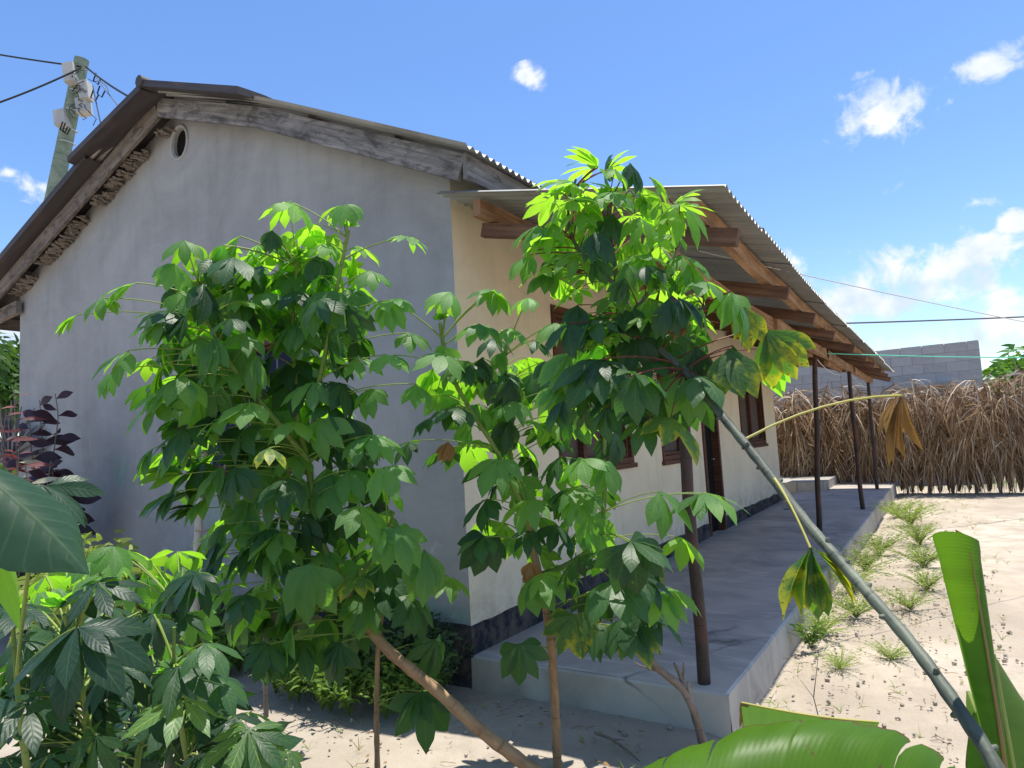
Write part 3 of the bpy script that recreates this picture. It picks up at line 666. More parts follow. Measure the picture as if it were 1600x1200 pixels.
# ------------------------------------------------------------------ palm frond fence
fence = empty('palm_frond_fence', (2.0, 13.2, 0), 'brown fence of dry palm fronds closing off the far end of the sandy yard', 'fence')
def strip(b, p, d, L, w, droop, n=3, side=None):
    """a thin bent blade"""
    d = Vector(d).normalized(); sd = (side or d.cross(Vector((rnd.uniform(-1, 1), rnd.uniform(-1, 1), 0.2))).normalized())
    rows = []; q = Vector(p); st = L / n
    for i in range(n + 1):
        ww = w * (1 - (i / n) ** 2 * 0.85) / 2
        rows.append([q - sd * ww, q + sd * ww]); d = (d + Vector((0, 0, -droop / n))).normalized(); q = q + d * st
    b.grid(rows)
def frond_mesh(seed, L=1.9):
    global rnd; keep = rnd; rnd = random.Random(seed); b = MB()
    pts = []; lean = rnd.uniform(-0.25, 0.25); bend = rnd.uniform(0.2, 0.7)
    for i in range(9):
        t = i / 8; pts.append(Vector((lean * t * L * 0.5 + 0.1 * math.sin(t * 3), -bend * t ** 3 * 0.5, t * L * (1 - 0.25 * bend * t * t))))
    b.tube(pts, [0.014 - 0.0012 * i for i in range(9)], 5)
    for i in range(64):
        t = 0.15 + 0.83 * i / 64; k = min(7, int(t * 8)); p = pts[k].lerp(pts[k + 1], t * 8 - k)
        s = -1 if i % 2 else 1
        strip(b, p, (s * rnd.uniform(0.15, 0.75), rnd.uniform(-0.6, 0.1), rnd.uniform(-0.9, 0.45)), rnd.uniform(0.4, 0.85), rnd.uniform(0.014, 0.028), rnd.uniform(1.5, 3.5), 5)
    rnd = keep; return b.mesh('frond', M['frond'])
fm = [frond_mesh(s) for s in range(10)]
for i in range(170):
    x = -3.4 + 13.4 * (i + rnd.random()) / 170; layer = rnd.random()
    o = bpy.data.objects.new('frond', fm[i % 10]); C.objects.link(o); o.parent = fence; o.matrix_parent_inverse = world(fence).inverted()
    zb = rnd.choice((0.1, 0.3, 0.5, 0.2)); sc = rnd.uniform(0.85, 1.15) * (2.3 - zb) / 1.75
    o.location = (x, 13.10 - 0.20 * layer, zb); o.scale = (rnd.choice((-1, 1)) * sc, sc, sc); o.rotation_euler = (rnd.uniform(-.05, .05), rnd.uniform(-.3, .3), rnd.uniform(-.5, .5))
for i in range(9):   # loose pale fronds slumped over the fence near the veranda
    o = bpy.data.objects.new('frond', fm[(i * 3) % 10]); C.objects.link(o); o.parent = fence; o.matrix_parent_inverse = world(fence).inverted()
    o.location = (1.9 + .16 * i, 12.86 - .05 * (i % 3), .75 + .12 * (i % 4)); sc = rnd.uniform(.7, .9); o.scale = (sc, sc, sc); o.rotation_euler = (rnd.uniform(.05, .25), rnd.uniform(-.5, .5), rnd.uniform(-.8, .8))
b = MB()
for i in range(11000):
    cell = 0.17; x = rnd.uniform(-3.5, 10); cx = round(x / cell) * cell
    z = rnd.uniform(0.0, 1.75); yy = 13.2 + rnd.uniform(-0.09, 0.12)
    L = rnd.uniform(0.3, 0.8); zt = min(z + L, 2.02 + .12 * math.sin(x * 3))
    def cv(xx, zz): k = max(0.0, 1 - zz / 0.75); return xx + (cx - xx) * 0.75 * k
    w = rnd.uniform(0.006, 0.016); tw = rnd.uniform(-0.08, 0.08)
    r0 = [(cv(x, z) - w, yy, z), (cv(x, z) + w, yy, z)]; zm = (z + zt) / 2
    xm = cv(x + tw * .5, zm); r1 = [(xm - w, yy - .03, zm), (xm + w, yy - .03, zm)]; xt = cv(x + tw, zt); r2 = [(xt - w * .5, yy, zt), (xt + w * .5, yy, zt)]
    b.grid([r0, r1, r2])
tag(b.build('thatch_strips', M['thatch'], fence), kind='stuff')
for zz in (0.62, 1.05, 1.6):
    b = MB(); b.tube([(-3.5 + 13.5 * i / 30, 13.06 + 0.02 * math.sin(i), zz + 0.03 * math.sin(i * .8)) for i in range(31)], 0.016, 6); b.build('rail', M['stem_dark'], fence, True)
for i in range(34):
    b = MB(); x = -3.4 + i * 0.4; b.tube([(x, 13.13, -0.05), (x + rnd.uniform(-.05, .05), 13.14, 1.0), (x + rnd.uniform(-.1, .1), 13.16, 2.1)], [0.03, 0.026, 0.02], 6); b.build('stake', M['stem_dark'], fence, True)

# ------------------------------------------------------------------ trees and foliage far away
def blob_tree(name, base, crown, rad, n, m, label, lw=0.12, trunk_r=0.15, group=None, cat='tree'):
    t = empty(name, base, label, cat, group)
    base = Vector(base); crown = Vector(crown); rad = Vector(rad)
    b = MB(); b.tube([base, base.lerp(crown, 0.5) + Vector((0.1, 0, 0)), crown], [trunk_r, trunk_r * .7, trunk_r * .4], 7)
    cl = []
    for i in range(14):
        v = Vector((rnd.gauss(0, 1), rnd.gauss(0, 1), rnd.gauss(0, 0.8))).normalized(); c = crown + Vector((v.x * rad.x, v.y * rad.y, v.z * rad.z)) * rnd.uniform(.35, .8)
        b.tube([base.lerp(crown, 0.6), c], [trunk_r * .3, trunk_r * .1], 4); cl.append(c)
    b.build('trunk', M['stem_dark'], t, True)
    b = MB(); cr = max(rad) * 0.42
    for i in range(n):
        c = rnd.choice(cl); v = Vector((rnd.gauss(0, 1), rnd.gauss(0, 1), rnd.gauss(0, 1))).normalized() * cr * rnd.uniform(.4, 1.05)
        p = c + v; d = (v.normalized() + Vector((rnd.gauss(0, .5), rnd.gauss(0, .5), -0.3))).normalized()
        strip(b, p, d, lw * rnd.uniform(.8, 1.7), lw * rnd.uniform(.35, .6), 0.6, 2)
    b.build('crown', m, t)
    return t
TX, TY, TZ = at(-18, 585, 13.0)
blob_tree('leafy_tree', (TX, TY, 0), (TX, TY, TZ), (1.5, 1.5, 1.0), 5200, M['tree'], 'round green tree seen beyond the left end of the grey gable', 0.16)
blob_tree('leafy_tree', (5.0, 19.5, 0), (5.6, 19.5, 2.2), (2.2, 1.6, 1.15), 4200, M['tree_bright'], 'bright green broad-leaved tree behind the fence right of the block wall', 0.22, 0.1)
blob_tree('leafy_tree', (9.0, 20.5, 0), (9.0, 20.5, 2.0), (2.4, 1.6, 1.2), 3000, M['tree_bright'], 'low green tree behind the fence past the right edge of the photo', 0.22, 0.1)
def palm(base, top, label, group, sc=1.0):
    t = empty('coconut_palm', base, label, 'palm tree', group)
    b = MB(); b.tube([base, Vector(base).lerp(Vector(top), .5) + Vector((.3, 0, 0)), top], [.2, .14, .11], 8); b.build('trunk', M['stem_dark'], t, True)
    for i in range(16):
        b = MB(); a = i * 2.4; up = rnd.uniform(-.1, 1.0); d = Vector((math.cos(a), math.sin(a), up)).normalized(); q = Vector(top); pts = [q]
        for s in range(7): q = q + d * 0.42 * sc; d = (d + Vector((0, 0, -.17))).normalized(); pts.append(q)
        b.tube(pts, [.03] * 7 + [.01], 4)
        for s in range(44):
            tt = 0.1 + s / 49; k = min(6, int(tt * 7)); p = pts[k].lerp(pts[k + 1], tt * 7 - k); dd = (pts[k + 1] - pts[k]).normalized()
            sd = dd.cross(Vector((0, 0, 1))).normalized() * (1 if s % 2 else -1)
            strip(b, p, sd + dd * .5 + Vector((0, 0, -.2)), 0.5 * sc, .045, 1.0, 2, dd)
        b.build('frond', M['tree'], t)
palm((14.3, 45, 0), (14.3, 45, 6.2), 'distant coconut palm nearest to the block wall', 'coconut palms on the horizon')
palm((17.8, 48, 0), (18.2, 48, 6.6), 'distant coconut palm on the horizon at the right edge', 'coconut palms on the horizon')
# far-off bush belt all round so that the horizon is not bare
b = MB()
for i in range(9000):
    a = rnd.uniform(0, 2 * math.pi); R_ = rnd.uniform(55, 80); h_ = 2.8 + 1.6 * noise.noise(Vector((a * 5, 0, 0))) + noise.noise(Vector((a * 20, 1, 0)))
    p = Vector((math.cos(a) * R_, math.sin(a) * R_, rnd.uniform(0, max(.5, h_))))
    strip(b, p, (rnd.gauss(0, 1), rnd.gauss(0, 1), .3), rnd.uniform(.8, 1.8), rnd.uniform(.5, 1.0), 0.6, 2)
o = b.build('distant_bushes', M['tree']); tag(o, 'belt of green bush on the horizon beyond the yard', 'bushes', kind='stuff')

# ------------------------------------------------------------------ power pole and cables
PD = 11.0
ptop = at(128, 92, PD); plow = at(82, 318, PD); pb_ = plow + (plow - ptop) * ((plow.z + 0.2) / (ptop.z - plow.z))
pole = empty('power_pole', (plow.x - .15, plow.y, 0), 'greenish leaning wooden power pole with grey meter boxes behind the roof', 'power pole')
pv = Vector((plow.x - .15, plow.y, 0))
b = MB(); b.tube([pv.lerp(plow, i / 6) for i in range(6)] + [plow.lerp(ptop, i / 6) for i in range(7)], [0.135 - 0.0025 * i for i in range(13)], 14); b.build('mast', M['bark'], pole, True)
def pbox(px, py, hw, hh, dd=-0.12):
    c = at(px, py, PD + dd); b = MB(); rt = Matrix(((r_[0], f_[0], 0), (r_[1], f_[1], 0), (0, 0, 1))); rt.normalize()
    b.box(c, (hw, 0.08, hh), Matrix.Rotation(-0.2, 3, 'Y') @ Matrix(((r_[0], f_[0], 0), (r_[1], f_[1], 0), (0.0, 0, 1)))); b.build('meter_box', M['boxgrey'], pole)
pbox(111, 116, 0.085, 0.17); pbox(97, 186, 0.09, 0.13); pbox(134, 143, 0.07, 0.16); pbox(131, 167, 0.09, 0.13)
for i in range(13):
    x0, y0 = rnd.uniform(108, 140), rnd.uniform(105, 170); pts = [at(x0, y0, PD - 0.16)]
    for k in range(4): x0 += rnd.uniform(-9, 10); y0 += rnd.uniform(-6, 11); pts.append(at(x0, y0, PD - 0.16 - rnd.uniform(0, .1)))
    b = MB(); b.tube(pts, 0.006, 4); b.build('loose_wire', M['cable'], pole, True)
for x0, y0 in ((98, 196), (102, 198), (146, 146), (150, 120), (156, 140)):
    b = MB(); b.tube([at(x0, y0 - 6, PD - .3), at(x0 - 4, y0 + 6, PD - .3), at(x0 + 3, y0 + 12, PD - .3), at(x0 + 8, y0 + 2, PD - .3)], 0.012, 4); b.build('loose_wire', M['cable'], pole, True)
for x0 in (118, 112, 106, 102):
    c = at(x0 + 3, 95 + (128 - x0) * 4.9, PD); ax = (ptop - pb_).normalized(); u = ax.orthogonal().normalized(); v = ax.cross(u)
    b = MB(); b.tube([c + (u * math.cos(a) + v * math.sin(a)) * 0.118 for a in [k * math.pi / 8 for k in range(17)]], 0.008, 4, cap=False); b.build('strap', M['white_line'], pole)
def cable(name, p, q, sag, r, m, label, cat, n=24, group=None, mid=None):
    b = MB(); b.tube([p.lerp(q, i / n) - Vector((0, 0, sag * 4 * (i / n) * (1 - i / n))) for i in range(n + 1)], r, 5)
    o = b.build(name, m, None, True); tag(o, label, cat, group); return o
cable('power_cable', at(-260, 30, 13.0), at(126, 104, PD - .12), 0.08, 0.015, M['cable'], 'upper black overhead cable running from the pole to the left', 'cable')
cable('power_cable', at(-200, 214, 9.0), at(126, 106, PD - .12), 0.12, 0.015, M['cable'], 'lower black overhead cable running from the pole to the left', 'cable')
cable('power_cable', at(134, 104, PD - .12), at(236, 168, 7.9), 0.05, 0.016, M['cable'], 'thick black service cable from the pole to the roof ridge', 'cable')
cable('power_cable', at(150, 120, PD - .12), at(196, 178, 8.2), 0.02, 0.009, M['grey_line'], 'thin dark wire slanting from the pole down behind the upper roof', 'cable')
cable('power_cable', at(145, 134, PD - .12), at(162, 212, 8.4), 0.02, 0.009, M['cable'], 'thin black wire dropping steeply from the pole behind the ridge cap', 'cable')
cable('clothes_line', at(1092, 392, 4.6), at(1800, 540, 7.0), 0.03, 0.004, M['white_line'], 'white line stretched from the porch rafters to the right under the clouds', 'line')
cable('overhead_wire', at(1322, 505, 9.4), at(1900, 478, 12.0), 0.03, 0.012, M['grey_line'], 'dark wire running level from the porch eave to the right', 'wire')
cable('clothes_line', Vector((1.34, 5.58, 2.42)), at(1800, 556, 9.5), 0.04, 0.007, M['green_line'], 'green line tied to the second porch post and running right', 'line')
cable('washing_string', Vector((1.34, 5.62, 2.36)), Vector((1.43, 8.1, 2.36)), 0.14, 0.006, M['white_line'], 'slack white string hanging between the second and third porch posts', 'string')
cable('washing_string', Vector((1.43, 8.12, 2.36)), Vector((1.40, 11.4, 2.36)), 0.14, 0.006, M['white_line'], 'slack white string hanging between the third and last porch posts', 'string')

# ------------------------------------------------------------------ leaves
PROF = [(0, .05), (.08, .10), (.2, .34), (.34, .68), (.48, .93), (.58, 1.0), (.68, .95), (.78, .74), (.87, .42), (.94, .16), (1, .01)]
PX = [p[0] for p in PROF]; PY = [p[1] for p in PROF]
def leaflet(b, ang, L, Wd, pitch, droop, fold, R, hi=False, base=0.0, curl=0.0, mi=0, wav=0.0):
    """blade starting at the hub, leaving it at ang in the leaf plane, bending down along its length"""
    n = 11 if hi else 8; rad = Vector((math.cos(ang), math.sin(ang), 0)); tg = Vector((-math.sin(ang), math.cos(ang), 0))
    p = Vector((0, 0, 0)) + rad * base; th = pitch; rows = []
    cs = [-1, -.5, 0, .5, 1] if hi else [-1, 0, 1]
    ts = [i / n for i in range(n + 1)]; side = R.uniform(-.25, .25)
    for i, t in enumerate(ts):
        w = Wd / 2 * float(np.interp(t, PX, PY)); fd = rad * math.cos(th) - Vector((0, 0, math.sin(th))); up = rad * math.sin(th) + Vector((0, 0, math.cos(th)))
        fq = fold * (1 - 0.3 * t)
        row = []
        for c in cs:
            z = abs(c) * w * fq - c * c * w * curl + wav * w * math.sin(t * 17 + c * 2) * abs(c)
            row.append(p + tg * (c * w) + up * z)
        rows.append(row)
        if i < n: p = p + fd * (L / n) + tg * (side * L / n * t); th += droop / n
    m = len(cs); b.grid(rows, lambda a, c: (cs[c] * .5 + .5, ts[a]), mi)
def palmate(seed, n=7, spread=0.66, pitch=0.25, droop=0.9, fold=0.25, wr=0.36, hi=False, curl=0.0, m='leaf'):
    R = random.Random(seed); b = MB(); h = n // 2
    for k in range(-h, h + 1):
        if n % 2 == 0 and k == -h: continue
        ak = abs(k); L = [1, .97, .84, .60][min(ak, 3)] * R.uniform(.92, 1.06)
        leaflet(b, k * spread * R.uniform(.92, 1.08), L, L * wr * R.uniform(.9, 1.1), pitch + R.uniform(-.12, .12) + 0.08 * ak, droop * R.uniform(.7, 1.3), fold * R.uniform(.6, 1.3), R, hi, 0.0, curl, 0, 0.06)
    return b.mesh('leaf', M[m], True)
VAR = {}
def variants(key, m, hi=False, wr=0.40):
    VAR[key] = {
        'flat': [palmate(i, 7, .74, .05, .45, .2, wr, hi, .1, m) for i in range(3)],
        'mid': [palmate(10 + i, [7, 6, 7, 5][i % 4], .60, .12, .65, .22, wr, hi, .1, m) for i in range(5)],
        'hang': [palmate(20 + i, [5, 7, 6][i % 3], .52, .10, .7, .25, wr * .98, hi, .1, m) for i in range(6)],
        'umb': [palmate(50 + i, [7, 6, 7, 5, 7, 6, 5, 7, 4][i],   .66, .04 + .03 * i, .72, .22, wr * [1.0, .9, .85, 1.08, .8, .95, 1, .88, 1.1][i], hi, .1, m) for i in range(9)],
        'close': [palmate(30 + i, 5, .32, .12, .55, .4, wr * .95, hi, .1, m) for i in range(4)]}
for k, m in (('leaf', 'leaf'), ('new', 'leaf_new'), ('dark', 'leaf_dark'), ('sick', 'leaf_sick'), ('dry', 'leaf_dry')): variants(k, m)
variants('newp', 'leaf_new', wr=0.30); variants('fg', 'leaf_deep', True, 0.29); variants('fgv', 'leaf_var', True, 0.29); variants('fgl', 'leaf_dark', True, 0.30)
variants('sickfg', 'leaf_sick', True, 0.42)
CR = Vector(r_); CU = Vector(-d_); CF = Vector(f_)
def bez(p, c, q, n): return [p * (1 - t) ** 2 + c * (2 * t * (1 - t)) + q * t * t for t in [i / n for i in range(n + 1)]]
def put_leaf(plant, hub, size, xdir, key, style, stem_pt=None, pm='petiole', pr=0.0028, nrm=None):
    x = xdir.normalized(); z = nrm or (Vector((0, 0, 1)) - CF * 0.25 + Vector((rnd.gauss(0, .22), rnd.gauss(0, .22), 0)))
    z = z - x * z.dot(x)
    if z.length < .05: z = x.orthogonal()
    z.normalize(); y = z.cross(x)
    me = rnd.choice(VAR[key][style])
    o = bpy.data.objects.new('leaf', me); C.objects.link(o)
    Mx = Matrix(((x.x, y.x, z.x, hub.x), (x.y, y.y, z.y, hub.y), (x.z, y.z, z.z, hub.z), (0, 0, 0, 1)))
    o.parent = plant; o.matrix_parent_inverse = world(plant).inverted()
    o.matrix_basis = Mx @ Matrix.Diagonal((size, size * rnd.choice((-1, 1)), size, 1))
    if stem_pt is not None:
        mid = stem_pt.lerp(hub, .5) + Vector((0, 0, 0.12 * (hub - stem_pt).length)); b = MB()
        b.tube(bez(stem_pt, mid, hub, 6), [pr * 1.5, pr * 1.25, pr * 1.1, pr, pr, pr, pr * 1.1], 4, cap=False)
        pe = b.build('petiole', M[pm], None, True); pe.parent = o; pe.matrix_parent_inverse = world(o).inverted()
    return o
def near_stem(stems, h, low=0.08):
    best = None
    for st in stems:
        for i in range(len(st) - 1):
            for t in (0, .33, .66):
                p = st[i].lerp(st[i + 1], t); d = (p - h).length + (0.6 * max(0, p.z - h.z + 0.0)) + abs((h.z - p.z) - low) * 0.6
                if best is None or d < best[0]: best = (d, p)
    return best[1]
def stem(plant, pts, r0, r1, m, name='stem', knob=0.0, step=0.05):
    # resample with slight swellings at the leaf scars
    P = [pts[0]]
    for a, c in zip(pts[:-1], pts[1:]):
        n = max(2, int((c - a).length / step))
        for i in range(1, n + 1): P.append(a.lerp(c, i / n))
    # smooth
    for _ in range(3): P = [P[0]] + [(P[i - 1] + P[i] * 2 + P[i + 1]) / 4 for i in range(1, len(P) - 1)] + [P[-1]]
    n = len(P); rad = [(r0 + (r1 - r0) * i / (n - 1)) * (1.10 if i % 2 else 0.95) for i in range(n)]
    b = MB(); b.tube(P, rad, 10); s = b.build(name, m, plant, True)
    if knob:
        for i in range(2, n - 1, 2):
            d = (P[i + 1] - P[i - 1]).normalized(); u = d.orthogonal().normalized(); u.rotate(Matrix.Rotation(i * 1.2, 3, d)); kb = MB()
            kb.tube([P[i] + u * rad[i] * .6, P[i] + u * (rad[i] + knob * .5) + d * knob * .15, P[i] + u * (rad[i] + knob) + d * knob * .45], [knob * 1.0, knob * .8, knob * .55], 7); kb.build('leaf_scar', m, s, True)
    return P
def S3(l): return [at(*p) for p in l]
def poly_in(x, y, poly):
    r = False; j = len(poly) - 1
    for i in range(len(poly)):
        xi, yi = poly[i]; xj, yj = poly[j]
        if (yi > y) != (yj > y) and x < (xj - xi) * (y - yi) / (yj - yi) + xi: r = not r
        j = i
    return r
def img_dir(a, toward):
    a = math.radians(a); return CR * math.cos(a) + CU * math.sin(a) - CF * toward
LS = 1.08
HF = Vector((CF.x, CF.y, 0)).normalized(); HR = Vector((CR.x, CR.y, 0)).normalized()
def umb_dir(a, toward):
    a = math.radians(a); h = (HR * math.cos(a) * 1.1 - HF * toward); h = h.normalized() if h.length > .1 else -HF
    t = math.radians(rnd.uniform(-6, 20) + 12 * max(0, -math.sin(a))); return h * math.cos(t) - Vector((0, 0, math.sin(t)))
UP = Vector((0, 0, 1))
def orient(a, toward, style):
    if style in ('hang', 'flat') and -175 < a < -5 and rnd.random() < .85: return umb_dir(a, toward), ('umb' if style == 'hang' else 'flat'), UP + Vector((rnd.gauss(0, .2), rnd.gauss(0, .2), 0))
    return img_dir(a, toward), style, None
def crown(plant, stems, hubs, key='leaf', pm='petiole', pr=0.0028, dd=0.0):
    """hubs: (px, py, leaflet px, image direction, depth offset from the stem, style, key)"""
    for h in hubs:
        px, py, L, a = h[:4]; off = h[4] if len(h) > 4 else -0.1; style = h[5] if len(h) > 5 else 'hang'; kk = h[6] if len(h) > 6 else key
        # stem depth at this place
        best = min(((math.hypot(q[0] - px, q[1] - py), q[2]) for q in stems['px']), key=lambda t: t[0])[1]
        d = best + off; hub = at(px, py, d)
        x, st_, nn_ = orient(a, rnd.uniform(.35, 1.05) if off <= 0.02 else rnd.uniform(-.5, .1), style)
        put_leaf(plant, hub, L * LS * d / F, x, kk, st_, near_stem(stems['w'], hub), pm, pr, nn_)
def fill(plant, stems, poly, n, Lr, key='leaf', pm='petiole', pr=0.0026, offr=(-.1, .3), m2=.12, mat2=None, styles=('mid', 'hang', 'hang', 'close')):
    xs_ = [p[0] for p in poly]; ys_ = [p[1] for p in poly]; k = 0; tries = 0; placed = []
    while k < n and tries < n * 60:
        tries += 1; x = rnd.uniform(min(xs_), max(xs_)); y = rnd.uniform(min(ys_), max(ys_))
        if not poly_in(x, y, poly): continue
        if any((x - a) ** 2 + (y - c) ** 2 < (Lr[0] * .42) ** 2 for a, c in placed): continue
        placed.append((x, y)); k += 1
        best = min((math.hypot(q[0] - x, q[1] - y), q) for q in stems['px'])[1]
        off = rnd.uniform(*offr); d = best[2] + off; hub = at(x, y, d)
        sx = x - best[0]; a = -90 + max(-60, min(60, sx * 0.5)) + rnd.gauss(0, 22)
        kk = key if rnd.random() > m2 else (mat2 or key)
        x, st_, nn_ = orient(a, rnd.uniform(.1, 1.1) if off < .08 else rnd.uniform(-.9, .1), rnd.choice(styles))
        put_leaf(plant, hub, rnd.uniform(Lr[0] * .85, Lr[1] * 1.05) * LS * d / F, x, kk, st_, near_stem(stems['w'], hub), pm, pr, nn_)
def stems_of(plant, lines, radii, mats, knob=0.0):
    W_ = []; PXs = []
    for l, (r0, r1), m in zip(lines, radii, mats):
        P = stem(plant, S3(l), r0, r1, M[m], 'stem', knob); W_.append(P[::2])
        for a, c in zip(l[:-1], l[1:]):
            for t in (0, .25, .5, .75): PXs.append(tuple(a[i] + (c[i] - a[i]) * t for i in range(3)))
        PXs.append(l[-1])
    return {'w': W_, 'px': PXs}
def bud(plant, p, s, key='new'):
    for i in range(5):
        a = i * 1.26; put_leaf(plant, p, s * rnd.uniform(.7, 1), Vector((math.cos(a) * .5, math.sin(a) * .5, 1.0)), key, 'close', None)

# --- left plant in front of the gable
g1 = empty('cassava_plant', at(870, 1240, 2.85), 'bushy cassava plant before the grey gable, on the thick brown trunk leaning from the bottom', 'plant', 'cassava plants in front of the house')
g1.location.z = 0
l1 = [[(930, 1262, 2.80), (835, 1205, 2.85), (745, 1138, 2.85), (680, 1075, 2.9), (610, 1022, 2.9), (570, 975, 2.95), (530, 900, 3.0)],
      [(530, 900, 3.0), (490, 830, 3.0), (486, 740, 3.0), (472, 690, 3.0), (462, 640, 3.05), (460, 560, 3.1)],
      [(484, 722, 3.0), (440, 668, 2.95), (402, 622, 2.95), (352, 560, 2.9), (326, 505, 2.9), (308, 440, 2.9)],
      [(486, 690, 3.0), (497, 600, 2.95), (512, 540, 2.95), (530, 430, 2.95), (545, 360, 2.95)],
      [(462, 600, 3.05), (455, 520, 3.1), (463, 440, 3.1), (464, 405, 3.1)],
      [(545, 920, 3.0), (600, 850, 2.9), (615, 800, 2.85)]]
s1 = stems_of(g1, l1, [(.030, .021), (.018, .010), (.013, .009), (.012, .007), (.010, .006), (.009, .006)], ['stem_brown', 'stem_green', 'stem_green', 'stem_green', 'stem_green', 'stem_green'])
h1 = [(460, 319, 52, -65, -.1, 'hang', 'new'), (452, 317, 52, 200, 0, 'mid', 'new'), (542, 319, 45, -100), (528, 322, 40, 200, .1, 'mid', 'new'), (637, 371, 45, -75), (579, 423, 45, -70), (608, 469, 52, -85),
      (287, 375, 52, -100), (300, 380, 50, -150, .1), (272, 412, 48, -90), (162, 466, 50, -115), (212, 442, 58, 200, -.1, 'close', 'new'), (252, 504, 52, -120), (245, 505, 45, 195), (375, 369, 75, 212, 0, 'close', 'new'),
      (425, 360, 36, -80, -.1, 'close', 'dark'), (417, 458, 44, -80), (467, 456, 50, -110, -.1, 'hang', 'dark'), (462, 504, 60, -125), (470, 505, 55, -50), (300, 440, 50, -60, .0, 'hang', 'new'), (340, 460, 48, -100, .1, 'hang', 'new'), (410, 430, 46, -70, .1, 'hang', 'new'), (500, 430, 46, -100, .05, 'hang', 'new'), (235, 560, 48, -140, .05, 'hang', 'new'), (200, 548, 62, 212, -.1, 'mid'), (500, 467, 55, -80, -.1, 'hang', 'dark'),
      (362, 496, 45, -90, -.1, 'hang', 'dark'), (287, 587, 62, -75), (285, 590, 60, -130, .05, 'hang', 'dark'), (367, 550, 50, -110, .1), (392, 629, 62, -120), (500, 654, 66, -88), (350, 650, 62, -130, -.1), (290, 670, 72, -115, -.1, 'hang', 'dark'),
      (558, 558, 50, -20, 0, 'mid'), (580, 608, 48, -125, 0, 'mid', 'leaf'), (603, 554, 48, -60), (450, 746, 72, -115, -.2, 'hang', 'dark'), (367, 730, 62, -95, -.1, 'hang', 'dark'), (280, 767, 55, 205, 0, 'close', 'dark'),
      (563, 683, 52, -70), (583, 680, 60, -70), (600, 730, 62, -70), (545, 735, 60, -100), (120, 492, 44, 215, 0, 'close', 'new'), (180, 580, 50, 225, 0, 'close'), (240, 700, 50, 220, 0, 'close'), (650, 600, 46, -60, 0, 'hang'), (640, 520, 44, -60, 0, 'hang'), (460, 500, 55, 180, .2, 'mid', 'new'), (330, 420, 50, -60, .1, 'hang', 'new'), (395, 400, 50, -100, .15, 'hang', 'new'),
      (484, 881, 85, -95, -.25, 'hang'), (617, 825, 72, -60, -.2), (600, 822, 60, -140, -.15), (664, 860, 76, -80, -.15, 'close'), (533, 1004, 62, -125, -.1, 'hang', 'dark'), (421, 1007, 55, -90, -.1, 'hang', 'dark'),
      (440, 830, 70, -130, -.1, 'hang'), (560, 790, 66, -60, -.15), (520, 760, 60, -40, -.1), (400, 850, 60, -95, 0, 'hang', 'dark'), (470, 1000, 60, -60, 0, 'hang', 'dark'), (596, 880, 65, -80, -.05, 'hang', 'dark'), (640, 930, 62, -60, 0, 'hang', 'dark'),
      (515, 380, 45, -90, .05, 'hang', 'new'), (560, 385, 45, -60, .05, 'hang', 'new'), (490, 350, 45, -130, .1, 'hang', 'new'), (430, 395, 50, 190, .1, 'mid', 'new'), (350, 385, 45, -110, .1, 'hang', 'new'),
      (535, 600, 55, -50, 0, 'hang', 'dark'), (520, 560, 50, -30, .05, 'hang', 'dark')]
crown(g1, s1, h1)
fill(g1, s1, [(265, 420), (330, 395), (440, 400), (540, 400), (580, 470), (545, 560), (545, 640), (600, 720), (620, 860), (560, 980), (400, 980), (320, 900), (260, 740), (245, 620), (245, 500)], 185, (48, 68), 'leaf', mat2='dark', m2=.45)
fill(g1, s1, [(290, 400), (420, 360), (560, 360), (570, 470), (400, 500), (260, 500)], 34, (42, 58), 'new', offr=(0, .3), styles=('mid', 'hang', 'close'))
for p in ((545, 355, 2.95), (464, 400, 3.1), (308, 432, 2.9)): bud(g1, at(*p), .07)

# --- middle plant on the straight pale trunk
g2 = empty('cassava_plant', at(872, 1215, 3.08), 'cassava plant on the upright pale brown trunk in front of the house corner', 'plant', 'cassava plants in front of the house')
g2.location.z = 0
l2 = [[(872, 1225, 3.08), (868, 1110, 3.08), (862, 1010, 3.08), (850, 930, 3.05), (832, 860, 3.05), (826, 800, 3.05)],
      [(828, 840, 3.05), (800, 750, 3.0), (778, 705, 3.0), (738, 645, 3.0), (704, 590, 3.0), (690, 530, 3.0), (688, 505, 3.0)],
      [(826, 800, 3.05), (800, 730, 3.1), (792, 660, 3.1), (790, 590, 3.1), (790, 540, 3.1)],
      [(838, 900, 3.05), (900, 880, 3.0), (938, 840, 2.95), (946, 780, 2.95), (944, 700, 2.95), (946, 620, 2.95)]]
s2 = stems_of(g2, l2, [(.022, .015), (.012, .008), (.010, .006), (.012, .009)], ['stem_brown', 'stem_green', 'stem_green', 'stem_green'])
